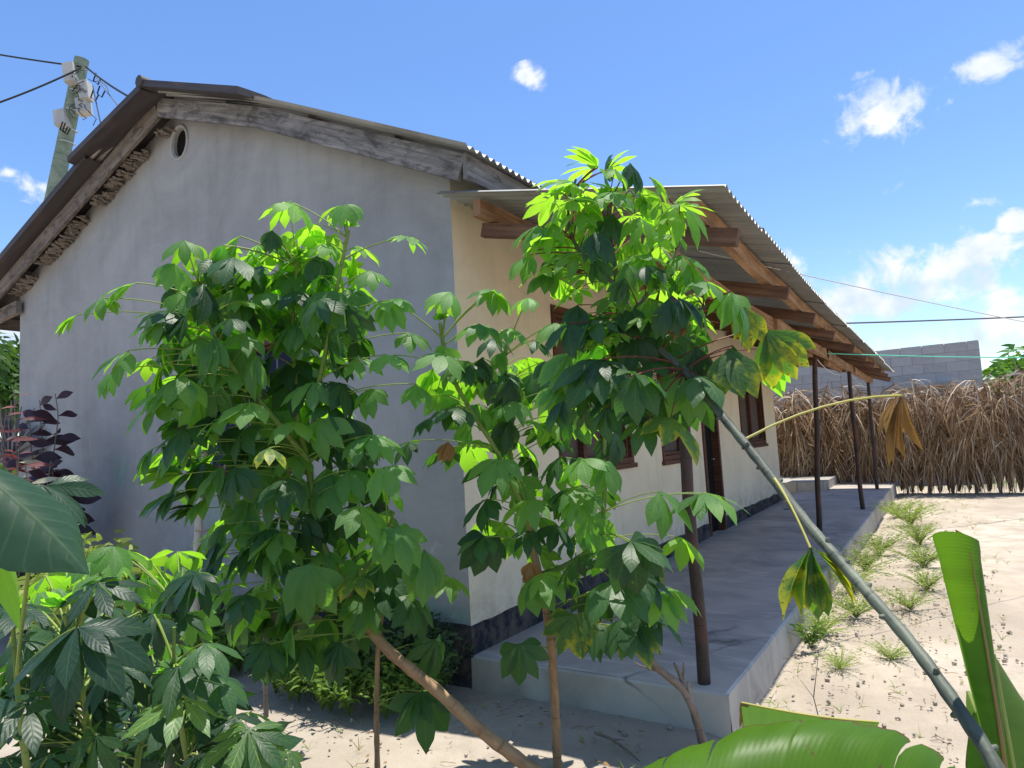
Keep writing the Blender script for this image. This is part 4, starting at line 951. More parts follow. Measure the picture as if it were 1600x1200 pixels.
h2 = [(704, 456, 52, -92), (700, 458, 50, -150, .05, 'hang', 'new'), (767, 454, 50, -85), (772, 455, 48, -45), (750, 506, 52, -100), (752, 507, 50, -50), (691, 552, 55, -90, -.2, 'flat'), (606, 469, 50, -90), (797, 512, 46, -70),
      (787, 582, 45, -120, 0, 'mid', 'dark'), (716, 636, 52, -110, -.1, 'hang', 'dark'), (712, 636, 48, 190, -.05, 'mid', 'dark'), (802, 625, 52, -95), (796, 627, 50, 200, 0, 'close', 'new'), (675, 652, 46, 195, 0, 'close', 'dark'), (615, 555, 46, -110),
      (825, 465, 42, -125), (735, 570, 38, -60, 0, 'hang', 'dark'), (760, 590, 42, -20, .05, 'mid', 'new'), (870, 505, 48, 215), (779, 718, 62, -125), (775, 720, 60, 200, 0, 'mid', 'dark'), (825, 781, 62, -112), (760, 839, 62, -98, -.1, 'mid', 'dark'), (757, 838, 55, 185, -.1, 'mid', 'dark'),
      (833, 902, 60, -105), (850, 895, 60, -60), (983, 847, 82, -75, -.25, 'mid', 'dark'), (985, 845, 75, 0, -.25, 'mid', 'dark'), (958, 906, 80, -85, -.2, 'hang', 'dark'), (1030, 768, 72, -35, -.1, 'mid'), (1104, 770, 72, -62, -.05), (1096, 772, 60, 185, -.05, 'mid', 'dark'),
      (812, 1006, 62, -100, -.15, 'mid', 'dark'), (896, 960, 70, -75, -.1, 'mid', 'sick'), (990, 977, 62, -75, -.1, 'hang', 'sick'), (1046, 918, 60, -55, 0, 'hang'), (908, 718, 52, -90), (945, 722, 52, -60), (887, 762, 50, -110, .05, 'hang', 'dark'),
      (905, 870, 65, -140, -.1, 'hang', 'dark'), (870, 820, 55, -60, 0, 'hang', 'dark'), (1000, 900, 60, -60, -.05, 'hang', 'dark'), (1065, 840, 60, -60, 0, 'hang', 'new'), (700, 700, 50, -120, .05, 'hang', 'dark'),
      (860, 660, 50, -100, .1, 'hang', 'new'), (840, 600, 46, -120, .1, 'hang', 'new'), (900, 660, 46, -60, .1, 'hang', 'new'), (760, 780, 55, -150, 0, 'mid', 'dark'), (640, 690, 48, 200, .05, 'mid', 'dark')]
crown(g2, s2, h2)
fill(g2, s2, [(700, 500), (800, 500), (900, 560), (970, 640), (950, 720), (930, 900), (820, 900), (760, 790), (720, 700), (660, 620)], 66, (44, 60), 'leaf', mat2='dark', m2=.45)
fill(g2, s2, [(820, 860), (1000, 840), (1050, 900), (1040, 960), (960, 1000), (880, 980)], 9, (50, 66), 'dark', mat2='sick')
for px, py in ((835, 885), (828, 878), (700, 690)): 
    put_leaf(g2, at(px, py, 2.95), .10, img_dir(-90, .3), 'dry', 'close', None)
bud(g2, at(790, 530, 3.1), .07); bud(g2, at(688, 500, 3.0), .06)

# --- plant rooted beside the slab corner, cut back to a forked grey branch
crown(g1, s1, [(505, 905, 46, -80, -.2, 'close', 'sick'), (560, 900, 50, -110, -.2, 'hang', 'sick'), (420, 700, 44, -80, -.25, 'hang', 'sick')])
g3 = empty('cassava_plant', (1.50, -0.16, 0), 'forked grey cassava branch with cut stubs at the front corner of the slab', 'plant', 'cassava plants in front of the house')
l3 = [[(1101, 1172, 3.25), (1085, 1110, 3.2), (1070, 1070, 3.2), (1040, 1058, 3.15), (1012, 1030, 3.1), (998, 1005, 3.05), (985, 950, 3.0)],
      [(1068, 1072, 3.2), (1062, 1050, 3.2), (1053, 1036, 3.2)], [(1066, 1068, 3.2), (1070, 1050, 3.2), (1068, 1036, 3.2)], [(1025, 1048, 3.12), (1008, 1045, 3.1), (990, 1034, 3.1)], [(1078, 1090, 3.2), (1076, 1075, 3.18), (1074, 1066, 3.16)]]
s3 = stems_of(g3, l3, [(.022, .014), (.012, .006), (.009, .004), (.006, .002), (.008, .006)], ['stem_dark'] * 5)
crown(g3, s3, [(975, 965, 62, -95, -.05, 'hang', 'dark'), (1000, 955, 60, -50, 0, 'hang', 'dark'), (935, 975, 55, -120, 0, 'hang', 'dark'), (1030, 930, 58, -70, -.1, 'hang', 'leaf')])

# --- thin sapling in front of the gable
g4 = empty('cassava_sapling', at(590, 1200, 3.15), 'thin upright brown cassava stem with large drooping leaves near the house corner', 'plant', 'cassava plants in front of the house')
g4.location.z = 0
l4 = [[(590, 1215, 3.15), (588, 1120, 3.15), (590, 1010, 3.15), (600, 930, 3.15), (640, 860, 3.1)]]
s4 = stems_of(g4, l4, [(.013, .008)], ['stem_brown'])
crown(g4, s4, [(664, 1083, 78, -85, -.1, 'mid', 'dark'), (660, 1080, 60, -150, -.1, 'mid', 'dark'), (680, 1000, 62, -80, 0, 'hang', 'dark'), (650, 940, 60, -60, 0, 'hang', 'dark'), (560, 960, 60, -110, 0, 'hang', 'dark'), (700, 900, 55, -70, 0, 'hang', 'leaf')])
g5 = empty('cassava_sapling', at(413, 1090, 3.5), 'dark thin cassava stem standing left of the leaning trunk', 'plant', 'cassava plants in front of the house')
g5.location.z = 0
s5 = stems_of(g5, [[(416, 1120, 3.6), (414, 1040, 3.55), (416, 960, 3.5), (420, 880, 3.5), (400, 800, 3.5)]], [(.013, .009)], ['stem_dark'])
crown(g5, s5, [(412, 1008, 62, -95, -.1, 'close', 'dark'), (425, 1008, 55, -60, 0, 'close', 'dark'), (373, 936, 85, -80, -.2, 'mid', 'dark'), (450, 930, 66, -60, 0, 'hang', 'dark'), (380, 870, 66, -120, 0, 'hang', 'dark'), (460, 860, 62, -50, 0, 'hang', 'leaf'), (340, 830, 55, -140, 0, 'hang', 'dark')])
# --- pale trunk close to the gable with small shiny leaves
g6 = empty('frangipani_tree', at(312, 900, 4.6), 'slim pale trunked tree with small shiny leaves close against the grey gable', 'tree')
g6.location.z = 0
l6 = [[(303, 985, 4.5), (306, 900, 4.5), (312, 800, 4.5), (316, 720, 4.5), (340, 620, 4.5), (370, 520, 4.5)], [(318, 700, 4.5), (300, 600, 4.5), (310, 500, 4.5)]]
s6 = stems_of(g6, l6, [(.032, .016), (.018, .010)], ['pale_bark', 'pale_bark'])
fill(g6, s6, [(255, 480), (340, 430), (400, 470), (390, 640), (330, 720), (250, 700)], 36, (26, 36), 'dark', styles=('mid', 'close', 'flat'))
b = MB(); b.tube(bez(at(312, 830, 4.4), at(350, 830, 4.2), at(410, 800, 4.0), 8), [.008] * 9, 6); b.build('twig', M['stem_dark'], g6, True)

# --- tall leaning plant close to the camera
g7 = empty('cassava_plant', at(1640, 1280, 0.98), 'tall knobbly grey green cassava stem leaning across the photo with a red stalked crown', 'plant', 'cassava plants in front of the house')
g7.location.z = 0
p0 = at(1565, 1205, 1.05); base7 = Vector((p0.x + 0.16, p0.y - 0.30, 0.0)); g7.location = base7
l7 = [[(1565, 1205, 1.05), (1500, 1110, 1.15), (1430, 1010, 1.28), (1350, 920, 1.42), (1262, 820, 1.58), (1190, 725, 1.75), (1120, 640, 1.92), (1070, 578, 2.05), (1030, 548, 2.12), (995, 510, 2.18), (970, 450, 2.2), (955, 390, 2.2), (950, 320, 2.2)]]
P7 = [base7, base7.lerp(p0, .5) + Vector((0.03, -.03, 0))] + S3(l7[0])
Pw = stem(g7, P7[:10], .0118, .0122, M['stem_grey'], 'stem', 0.0065, 0.032)
Pw2 = stem(g7, P7[9:], .0120, .006, M['stem_grey'], 'stem', 0.004, 0.03)
s7 = {'w': [Pw2], 'px': [tuple(q) for q in l7[0][7:]] + [(940, 300, 2.2), (960, 360, 2.2)]}
side7 = [[(985, 490, 2.18), (1040, 430, 2.15), (1075, 360, 2.15), (1060, 320, 2.15)], [(970, 450, 2.2), (900, 400, 2.2), (880, 330, 2.22), (900, 280, 2.22)], [(1000, 520, 2.15), (1060, 500, 2.1), (1120, 470, 2.1)]]
for l in side7:
    P = stem(g7, S3(l), .008, .004, M['stem_grey'], 'branch'); s7['w'].append(P[::2]); s7['px'] += [tuple(q) for q in l]
h7 = [(934, 262, 62, 120, -.05, 'close', 'newp'), (930, 262, 60, 165, 0, 'mid', 'newp'), (985, 255, 55, -60, -.05, 'close', 'dark'), (1015, 277, 62, -30, -.05, 'close', 'newp'), (895, 285, 62, 165, 0, 'mid', 'newp'), (885, 318, 72, 215, -.05, 'mid', 'newp'),
      (1060, 316, 76, -55, -.05, 'hang', 'newp'), (1055, 318, 50, 60, .05, 'mid', 'newp'), (865, 350, 62, 215, -.05, 'hang', 'newp'), (838, 353, 60, 225, 0, 'mid', 'newp'), (829, 398, 58, 220, -.05, 'close', 'newp'), (835, 392, 60, 60, 0, 'mid', 'newp'),
      (862, 423, 54, 220, 0, 'close', 'leaf'), (900, 395, 60, 200, -.1, 'hang', 'newp'), (930, 362, 58, -75, -.15, 'close', 'dark'), (975, 435, 45, -95, -.15, 'close', 'dark'), (1010, 415, 62, -45, -.1, 'hang', 'dark'), (1065, 398, 62, -35, 0, 'mid', 'newp'), (1098, 438, 62, -70, 0, 'hang', 'leaf'),
      (1045, 466, 64, -105, -.15, 'close', 'dark'), (1060, 465, 60, -40, -.1, 'close', 'dark'), (985, 480, 60, -150, -.05, 'hang', 'dark'), (1143, 455, 86, -68, -.05, 'close', 'leaf'), (1138, 458, 50, -130, -.05, 'mid', 'leaf'), (1165, 480, 66, -85, 0, 'close', 'sick'), (1195, 515, 92, -68, 0, 'close', 'sick'),
      (1200, 545, 76, -95, .05, 'close', 'leaf'), (1140, 545, 85, -95, -.05, 'close', 'sick'), (1145, 540, 80, -60, -.05, 'close', 'sick'), (992, 586, 74, -100, -.2, 'hang', 'dark'), (995, 586, 72, -40, -.2, 'hang', 'dark'), (941, 562, 92, 215, -.15, 'mid', 'dark'), (938, 562, 60, -110, -.15, 'hang', 'dark'),
      (890, 505, 60, 215, -.1, 'mid', 'dark'), (925, 500, 62, -120, -.1, 'hang', 'dark'), (1073, 585, 74, -90, .0, 'hang', 'leaf'), (1048, 653, 82, -75, -.05, 'hang', 'sick'), (1012, 656, 62, -130, -.05, 'hang', 'dark'), (1080, 560, 60, -60, .05, 'hang', 'leaf'),
      (960, 300, 50, -90, -.1, 'hang', 'leaf'), (905, 330, 55, -150, -.1, 'hang', 'newp'), (1000, 340, 60, -60, -.05, 'hang', 'newp'), (950, 265, 45, 60, 0, 'mid', 'newp'), (870, 300, 50, 190, .05, 'mid', 'newp'), (1090, 470, 60, -60, .05, 'hang', 'newp'), (1030, 385, 55, -20, .05, 'mid', 'newp')]
crown(g7, s7, h7, pm='petiole_red', pr=0.0022)
fill(g7, s7, [(860, 290), (960, 260), (1060, 300), (1090, 420), (1080, 520), (1000, 540), (900, 520), (850, 430)], 78, (38, 58), 'newp', 'petiole_red', .0018, (-.12, .25), mat2='dark', styles=('mid', 'flat', 'hang', 'flat', 'close'))
fill(g7, s7, [(880, 500), (1000, 480), (1090, 520), (1090, 620), (1010, 650), (880, 640)], 36, (52, 72), 'dark', 'petiole_red', .002, (-.1, .25), mat2='leaf')
bud(g7, at(948, 310, 2.2), .06, 'newp')
# pale dead leaf in the crown
put_leaf(g7, at(1072, 502, 2.0), .075, img_dir(205, .2), 'dry', 'close', None)
# two long stalks with dried leaves low on the stem
def hang_leaf(px, py, d, L, a, key, st, spx, r=.0026, pm='petiole_dry', style='close'):
    put_leaf(g7, at(px, py, d), L * d / F, img_dir(a, .2), key, style, at(*spx), pm, r)
b0 = at(1165, 686, 1.83)
VAR['dangle'] = {'one': [palmate(70 + i, 5, .12, .0, .25, 1.2, .19, True, .3, 'leaf_dry') for i in range(2)], 'two': [palmate(80, 3, .2, .0, .4, .8, .26, True, .3, 'leaf_dry')]}
hang_leaf(1408, 618, 1.9, 118, -107, 'dangle', None, (1165, 686, 1.83), .0036, style='one')
hang_leaf(1404, 616, 1.9, 74, -140, 'dangle', None, (1165, 686, 1.83), .001, style='two')
hang_leaf(1410, 618, 1.91, 66, -90, 'dangle', None, (1165, 686, 1.83), .001, style='two')
VAR['dangles'] = {'one': [palmate(90 + i, 3, .16, .0, .3, 1.0, .30, True, .3, 'leaf_sick') for i in range(3)]}
hang_leaf(1266, 856, 1.5, 116, -122, 'dangles', None, (1210, 748, 1.66), .0032, style='one')
put_leaf(g7, at(1268, 856, 1.5), 118 * 1.5 / F, img_dir(-90, .1), 'dangles', 'one', None); put_leaf(g7, at(1270, 856, 1.5), 112 * 1.5 / F, img_dir(-44, .1), 'dangles', 'one', None)

# --- dark foreground cassava at the lower left
g8 = empty('cassava_plant', (1.05, -2.75, 0), 'low dark leaved cassava clump with yellow veined leaves in the lower left foreground', 'plant', 'cassava plants in front of the house')
l8 = [[(330, 1500, 1.9), (320, 1300, 1.85), (290, 1180, 1.75), (270, 1060, 1.65), (272, 980, 1.65)], [(150, 1480, 1.9), (150, 1250, 1.8), (130, 1080, 1.6), (100, 960, 1.5)], [(60, 1450, 1.5), (50, 1250, 1.45), (30, 1120, 1.4), (20, 980, 1.4)], [(420, 1500, 1.9), (400, 1300, 1.85), (385, 1180, 1.75)], [(200, 1300, 2.1), (230, 1080, 2.2), (290, 940, 2.2)]]
s8 = stems_of(g8, l8, [(.013, .0035)] * 5, ['stem_green'] * 5)
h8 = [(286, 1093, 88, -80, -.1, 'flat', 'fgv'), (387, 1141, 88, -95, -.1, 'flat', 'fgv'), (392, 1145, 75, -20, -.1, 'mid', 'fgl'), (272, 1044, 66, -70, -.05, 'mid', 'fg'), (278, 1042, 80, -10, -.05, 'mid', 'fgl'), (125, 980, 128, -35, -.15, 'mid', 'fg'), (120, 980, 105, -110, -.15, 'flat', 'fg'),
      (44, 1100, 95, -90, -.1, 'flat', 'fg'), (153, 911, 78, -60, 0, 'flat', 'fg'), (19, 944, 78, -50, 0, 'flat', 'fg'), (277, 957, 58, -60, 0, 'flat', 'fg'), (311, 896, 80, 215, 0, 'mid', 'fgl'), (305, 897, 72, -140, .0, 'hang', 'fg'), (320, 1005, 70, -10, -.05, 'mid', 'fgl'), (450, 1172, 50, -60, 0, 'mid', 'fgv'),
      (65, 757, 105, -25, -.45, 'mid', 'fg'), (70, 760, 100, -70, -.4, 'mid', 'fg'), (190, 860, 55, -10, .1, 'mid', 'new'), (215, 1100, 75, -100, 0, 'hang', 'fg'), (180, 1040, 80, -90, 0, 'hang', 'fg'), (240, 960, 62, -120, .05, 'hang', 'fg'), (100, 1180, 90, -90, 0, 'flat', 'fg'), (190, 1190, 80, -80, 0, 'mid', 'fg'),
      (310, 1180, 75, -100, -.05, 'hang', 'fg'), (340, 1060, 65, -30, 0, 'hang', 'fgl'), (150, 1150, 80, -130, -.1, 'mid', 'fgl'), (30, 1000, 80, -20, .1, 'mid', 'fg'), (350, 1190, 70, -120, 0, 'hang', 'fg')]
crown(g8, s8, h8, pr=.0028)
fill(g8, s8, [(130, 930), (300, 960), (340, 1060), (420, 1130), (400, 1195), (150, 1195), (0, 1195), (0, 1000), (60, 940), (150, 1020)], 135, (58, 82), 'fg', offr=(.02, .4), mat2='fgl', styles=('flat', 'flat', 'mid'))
fill(g8, s8, [(0, 960), (120, 860), (190, 850), (280, 860), (330, 900), (360, 1000), (300, 960), (180, 900)], 18, (52, 66), 'leaf', offr=(0, .3), mat2='new')
for p in ((270, 1055, 1.65), (98, 950, 1.5), (20, 975, 1.4), (385, 1175, 1.75), (290, 935, 2.2)): bud(g8, at(*p), .07, 'leaf')
# very near leaf hanging in from the left
g9 = empty('cassava_plant', (1.75, -3.1, 0), 'single big dark cassava leaf reaching in from the left edge close to the camera', 'plant', 'cassava plants in front of the house')
Pn = stem(g9, [Vector((1.75, -3.1, 0)), Vector((1.78, -3.12, .8)), at(-160, 640, .62)], .014, .008, M['stem_dark'])
R9 = random.Random(4); b = MB(); leaflet(b, 0, 1.0, .50, 0, .25, -.2, R9, True, 0, .35, 0, .02); me9 = b.mesh('leaf', M['leaf_deep'], True); VAR['one'] = {'one': [me9]}; b = MB(); leaflet(b, 0, 1.0, .62, .1, .35, .15, R9, True, 0, .2, 0, .02); VAR['one2'] = {'one': [b.mesh('leaf', M['leaf'], True)]}  # near leaf: shaded upper and lit lower blade, light put into their colours
put_leaf(g9, at(-95, 690, .46), .135, img_dir(-36, -.06), 'one', 'one', at(-160, 640, .55), nrm=Vector((0, 0, 1)) - CF * .55 + CR * .25)
put_leaf(g9, at(-75, 735, .48), .125, img_dir(-45, .1), 'one2', 'one', at(-160, 640, .55), nrm=Vector((0, 0, 1)) + CF * .5 + CR * .5)
put_leaf(g9, at(-150, 700, .60), .13, img_dir(-55, .2), 'one', 'one', at(-160, 640, .62))
put_leaf(g9, at(-150, 640, .60), .12, img_dir(160, .2), 'one', 'one', at(-160, 640, .62))

# ------------------------------------------------------------------ banana plant at the lower right
bp = empty('banana_plant', (2.78, -2.45, 0), 'young banana plant with broad curved leaves and one rolled upright leaf at the bottom right', 'plant')
b = MB(); b.tube([Vector((2.78, -2.45, 0)), Vector((2.74, -2.42, .4)), at(1590, 1330, 1.15)], [.06, .05, .032], 12); b.build('pseudostem', M['stem_green'], bp, True)
def blade(rows, name, m, wav=0.0, parent=bp, uvrep=1.0):
    b = MB(); n = len(rows); k = len(rows[0])
    b.grid(rows, lambda i, j: (0.5 + 0.5 * j / (k - 1), i / (n - 1) * uvrep)); return b.build(name, m, parent, True)
# main arching blade: midrib below the picture, far half seen from beneath
rows = []
edge = [(960, 1230, .98), (1010, 1196, .97), (1080, 1166, .96), (1160, 1138, .95), (1250, 1122, .94), (1330, 1126, .93), (1400, 1143, .92), (1450, 1166, .91), (1492, 1196, .90), (1510, 1235, .90)]
for i in range(46):
    t = i / 45 * (len(edge) - 1); k = min(len(edge) - 2, int(t)); f = t - k; e = [edge[k][q] + (edge[k + 1][q] - edge[k][q]) * f for q in range(3)]
    A = at(*e); mid = at(900 + 640 * i / 45, 1440 - 60 * math.sin(math.pi * i / 45), .80)
    w = 0.0016 * math.sin(i * .9) + .0008 * math.sin(i * 2.1)
    rows.append([mid.lerp(A, s / 8) + Vector((0, 0, 0.05 * math.sin(math.pi * s / 8) + w * s / 8)) for s in range(9)])
b = MB(); cuts = [0, 8, 13, 21, 33, 39, 45]
for c0_, c1_ in zip(cuts[:-1], cuts[1:]):
    seg = [list(r) for r in rows[c0_:c1_ + 1]]; g = rnd.uniform(.004, .011); start = rnd.choice((2, 4, 5))
    for e, sgn in ((0, 1), (-1, -1)):
        for q in range(start, 9): seg[e][q] = seg[e][q] + (rows[min(c0_ + 1, 45)][q] - rows[c0_][q]).normalized() * g * sgn * ((q - start) / (8 - start)) - Vector((0, 0, rnd.uniform(0, .004) * (q - start) / 6))
    b.grid(seg, lambda i, j, c0_=c0_: (0.5 + 0.5 * j / 8, (c0_ + i) / 45))
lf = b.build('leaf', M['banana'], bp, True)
b = MB(); b.tube([r[0] for r in rows], [.012 - .00018 * i for i in range(46)], 8); b.build('midrib', M['banana_mid'], lf, True)
rows2 = [[r[0].lerp(r[0] + (r[0] - r[-1]) * .7 + Vector((0, 0, -.03)), s / 6) for s in range(7)] for r in rows]
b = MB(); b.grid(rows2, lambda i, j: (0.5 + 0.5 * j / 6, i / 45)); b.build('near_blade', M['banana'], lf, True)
# second blade behind with a dried tip
rows = []
for i in range(20):
    t = i / 19; A = at(1158 + 215 * t, 1098 + 30 * t + 5 * math.sin(t * 3), 1.18); B = at(1166 + 200 * t, 1180 + 40 * t, 1.08)
    rows.append([B.lerp(A, s / 5) + Vector((0, 0, .012 * math.sin(math.pi * s / 5))) for s in range(6)])
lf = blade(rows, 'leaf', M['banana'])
b = MB(); b.tube([r[-1] for r in rows], [.0025] * 20, 5); b.build('leaf_edge', M['petiole_dry'], lf, True)
b = MB()
for i in range(8): strip(b, at(1160 + rnd.uniform(-4, 8), 1098 + rnd.uniform(0, 6), 1.17), (-.3, rnd.uniform(-.3, .3), -1), rnd.uniform(.02, .05), .006, .5, 4)
b.build('dried_tip', M['leaf_brown'], lf)
# rolled spear leaf
rows = []; n = 22
for i in range(n + 1):
    t = i / n; c = at(1562 - 68 * t, 1200 - 365 * t, 1.16); hw = (.012 + .024 * t ** .7) * (1.0 + (.05 if i > n - 2 else 0))
    row = []
    for j in range(15):
        a = -2.9 + 5.6 * j / 14; rr = hw * (1 - .12 * j / 14)
        row.append(c + CR * (rr * math.sin(a)) - CF * (rr * math.cos(a) * .8) + CU * (0.010 * math.cos(a * 1.5 + 1) * (t ** 6)))
    rows.append(row)
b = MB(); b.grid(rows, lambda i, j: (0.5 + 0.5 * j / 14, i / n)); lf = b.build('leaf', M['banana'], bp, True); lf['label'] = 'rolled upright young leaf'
b = MB(); b.tube([at(1564 - 66 * t, 1196 - 340 * t, 1.16) - CF * ((.012 + .024 * max(t, .01) ** .7) * .8 + .0008) for t in [k / 14 for k in range(15)]], [.0038 - .0002 * k for k in range(15)], 6); b.build('midrib', M['banana_brown'], lf, True)
# bright blades behind the rolled leaf
for tip, root, wl, wr_ in (((1552, 1022, 1.3), (1600, 1290, 1.2), -70, 0), ((1552, 1022, 1.3), (1600, 1290, 1.2), 0, 85), ((1512, 1080, 1.35), (1600, 1290, 1.2), -30, 20)):
    rows = []
    for i in range(15):
        t = i / 14; mx_, my_, md = [tip[q] + (root[q] - tip[q]) * t for q in range(3)]; w = math.sin(min(1, t * 1.4 + .05) * math.pi * .55) * (wl or wr_)
        A = at(mx_, my_, md); B = at(mx_ + w, my_ + 40 * t + 20, md + .06); rows.append([A.lerp(B, s / 4) + Vector((0, 0, .01 * math.sin(math.pi * s / 4) + .004 * math.sin(i * 2) * s / 4)) for s in range(5)])
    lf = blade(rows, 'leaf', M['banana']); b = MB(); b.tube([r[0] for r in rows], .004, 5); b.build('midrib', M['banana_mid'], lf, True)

# ------------------------------------------------------------------ shrubs at the left end of the gable
def leafy_shrub(name, stems_px, m, label, cat, Lw, nleaf, lm='stem_dark', ln=(.10, .15), wr=.36, mat2=None, group=None):
    t = empty(name, S3(stems_px[0])[0], label, cat, group); t.location.z = 0
    R = random.Random(len(label)); b = MB(); leaflet(b, 0, 1, wr, .1, .6, .25, R, False, 0, .1); me = b.mesh('leaf', M[m], True)
    me2 = None
    if mat2: b = MB(); leaflet(b, 0, 1, wr * 1.2, .1, .6, .25, R, False, 0, .1); me2 = b.mesh('leaf', M[mat2], True)
    for l in stems_px:
        P = stem(t, S3(l), .008, .004, M[lm]); n = len(P)
        for i in range(nleaf):
            k = int(n * (.15 + .83 * i / nleaf)); k = min(k, n - 1); a = i * 2.4 + rnd.uniform(-.4, .4); up = .25 + .7 * (i / nleaf) ** 3
            d = Vector((math.cos(a), math.sin(a), up)); x = (d - Vector((0, 0, .35))).normalized(); z = Vector((0, 0, .35)) - CF * .9 + CR * rnd.uniform(-.4, .4); z = (z - x * z.dot(x)).normalized(); y = z.cross(x)
            o = bpy.data.objects.new('leaf', me2 if (me2 and rnd.random() < .15) else me); C.objects.link(o); s = rnd.uniform(*ln) * (1 if i < nleaf * .85 else .7)
            o.parent = t; o.matrix_parent_inverse = world(t).inverted()
            o.matrix_basis = Matrix(((x.x, y.x, z.x, P[k].x), (x.y, y.y, z.y, P[k].y), (x.z, y.z, z.z, P[k].z), (0, 0, 0, 1))) @ Matrix.Scale(s, 4)
    return t
leafy_shrub('purple_shrub', [[(75, 900, 6.3), (72, 760, 6.3), (66, 690, 6.3), (62, 625, 6.3)], [(62, 900, 6.3), (58, 760, 6.25), (48, 700, 6.2), (46, 650, 6.2)], [(84, 900, 6.3), (82, 720, 6.3), (92, 650, 6.3), (86, 615, 6.3)], [(95, 900, 6.2), (100, 800, 6.2), (118, 745, 6.2)], [(60, 900, 6.1), (70, 780, 6.1), (80, 720, 6.1)]],
            'purple', 'dark purple leaved shrub standing against the left end of the grey gable', 'shrub', 1, 22, ln=(.19, .29), wr=.45)
leafy_shrub('purple_shrub', [[(20, 900, 5.6), (25, 780, 5.6), (30, 700, 5.6)], [(0, 900, 5.6), (-5, 760, 5.6), (10, 640, 5.6)], [(30, 900, 5.9), (28, 760, 5.9), (22, 610, 5.9)], [(12, 900, 5.9), (8, 760, 5.9), (0, 630, 5.9)], [(48, 900, 5.6), (45, 800, 5.6), (40, 725, 5.6)]],
            'red_leaf', 'reddish leaved shrub with pale tips at the left edge before the dry palm', 'shrub', 1, 20, ln=(.16, .26), wr=.16, mat2='cream_leaf')
leafy_shrub('variegated_plant', [[(50, 900, 5.2), (48, 780, 5.2), (45, 745, 5.2)], [(60, 900, 5.2), (62, 800, 5.2), (58, 760, 5.2)]], 'cream_leaf', 'small plant with cream leaves between the purple shrub and the edge', 'plant', 1, 5, ln=(.08, .11), wr=.6)
t = empty('dry_palm_leaf', at(20, 900, 7.5), 'grey dry fan of palm leaf behind the shrubs at the left edge', 'palm leaf'); t.location.z = 0
b = MB(); b.tube([Vector((t.location.x, t.location.y, 0)), at(15, 720, 7.5)], [.03, .02], 6); b.build('stalk', M['stem_dark'], t)
b = MB(); c0 = at(15, 720, 7.5)
for i in range(60):
    a = rnd.uniform(15, 150); strip(b, c0, CR * math.cos(math.radians(a)) + CU * math.sin(math.radians(a)) + CF * rnd.uniform(-.25, .25), rnd.uniform(.45, .7), .06, rnd.uniform(0, .6), 4)
b.build('blade', M['iron'], t)
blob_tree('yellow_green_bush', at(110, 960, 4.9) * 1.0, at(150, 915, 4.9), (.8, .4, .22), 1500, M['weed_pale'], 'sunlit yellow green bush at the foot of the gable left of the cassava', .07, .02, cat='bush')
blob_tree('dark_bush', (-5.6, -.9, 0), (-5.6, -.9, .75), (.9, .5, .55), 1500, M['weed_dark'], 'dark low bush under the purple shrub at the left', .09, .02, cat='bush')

# ------------------------------------------------------------------ undergrowth and weeds
def weed_mesh(seed, m, n=26, h=.3, spread=.5, lw=.012, ll=.03, per=10):
    R = random.Random(seed); b = MB()
    global rnd; keep = rnd; rnd = R
    for i in range(n):
        a = R.uniform(0, 6.28); s = R.uniform(.2, 1) * spread; top = Vector((math.cos(a) * s * h, math.sin(a) * s * h, h * R.uniform(.6, 1.05))); P = bez(Vector((0, 0, 0)), Vector((top.x * .3, top.y * .3, top.z * .7)), top, 4)
        b.tube(P, [.0022, .002, .0016, .0012, .0008], 3, cap=False)
        for k in range(per):
            t = .3 + .7 * k / per; q = P[min(3, int(t * 4))].lerp(P[min(3, int(t * 4)) + 1], t * 4 - min(3, int(t * 4)))
            strip(b, q, (R.gauss(0, 1), R.gauss(0, 1), R.uniform(-.1, .8)), ll * R.uniform(.6, 1.4), lw * R.uniform(.7, 1.3), .8, 2)
    rnd = keep; return b.mesh('foliage', M[m])
wm = [weed_mesh(i, 'weed_pale', 64, .34, 1.15, .011, .032, 11) for i in range(4)]; wd = [weed_mesh(10 + i, 'weed', 24, .32, .7, .02, .05, 8) for i in range(4)]; wk = [weed_mesh(20 + i, 'weed_dark', 16, .4, .5, .018, .05, 9) for i in range(3)]
weeds = [(1.84, 8.9, 1.2, 'pale green weed tuft against the porch edge near the fence'), (2.05, 8.0, 1.5, 'broad pale weed clump in the sand near the fence end of the slab'), (2.22, 6.2, 1.15, 'round pale weed clump standing out in the sand, farther one'),
         (2.30, 4.75, 1.35, 'round pale weed clump standing out in the sand, nearer one'), (1.80, 4.4, 1.1, 'yellow green weed tuft at the foot of the slab midway along'), (1.90, 2.5, 1.0, 'yellow green weed beside the slab behind the leaning stem'), (1.74, 1.9, .9, 'tall thin green weed leaning on the porch edge'),
         (2.25, 2.9, .8, 'sparse brownish weed in the sand right of the leaning stem'), (1.78, 3.4, 1.0, 'low weed clump hugging the slab behind the hanging dry leaf'), (1.85, 5.4, 1.1, 'pale weed by the slab edge beyond the middle'), (2.35, 3.6, .8, 'thin dry weed in the open sand before the round clump'),
         (2.2, 1.5, .5, 'tiny weed sprig in the sand near the banana leaf'), (1.95, 1.2, .5, 'tiny weed sprig close to the slab front corner')]
def weed(x, y, s, label, mset, group, nm='weed'):
    o = bpy.data.objects.new(nm, rnd.choice(mset)); C.objects.link(o); o.location = (x, y, -.01); o.scale = (s * rnd.uniform(.85, 1.25), s * rnd.uniform(.85, 1.25), s * rnd.uniform(.55, .85)); o.rotation_euler = (0, 0, rnd.uniform(0, 6.28))
    tag(o, label, 'weed', group); return o
for x, y, s, l in weeds: weed(x, y, s * 1.0, l, wm, 'weeds along the porch edge')
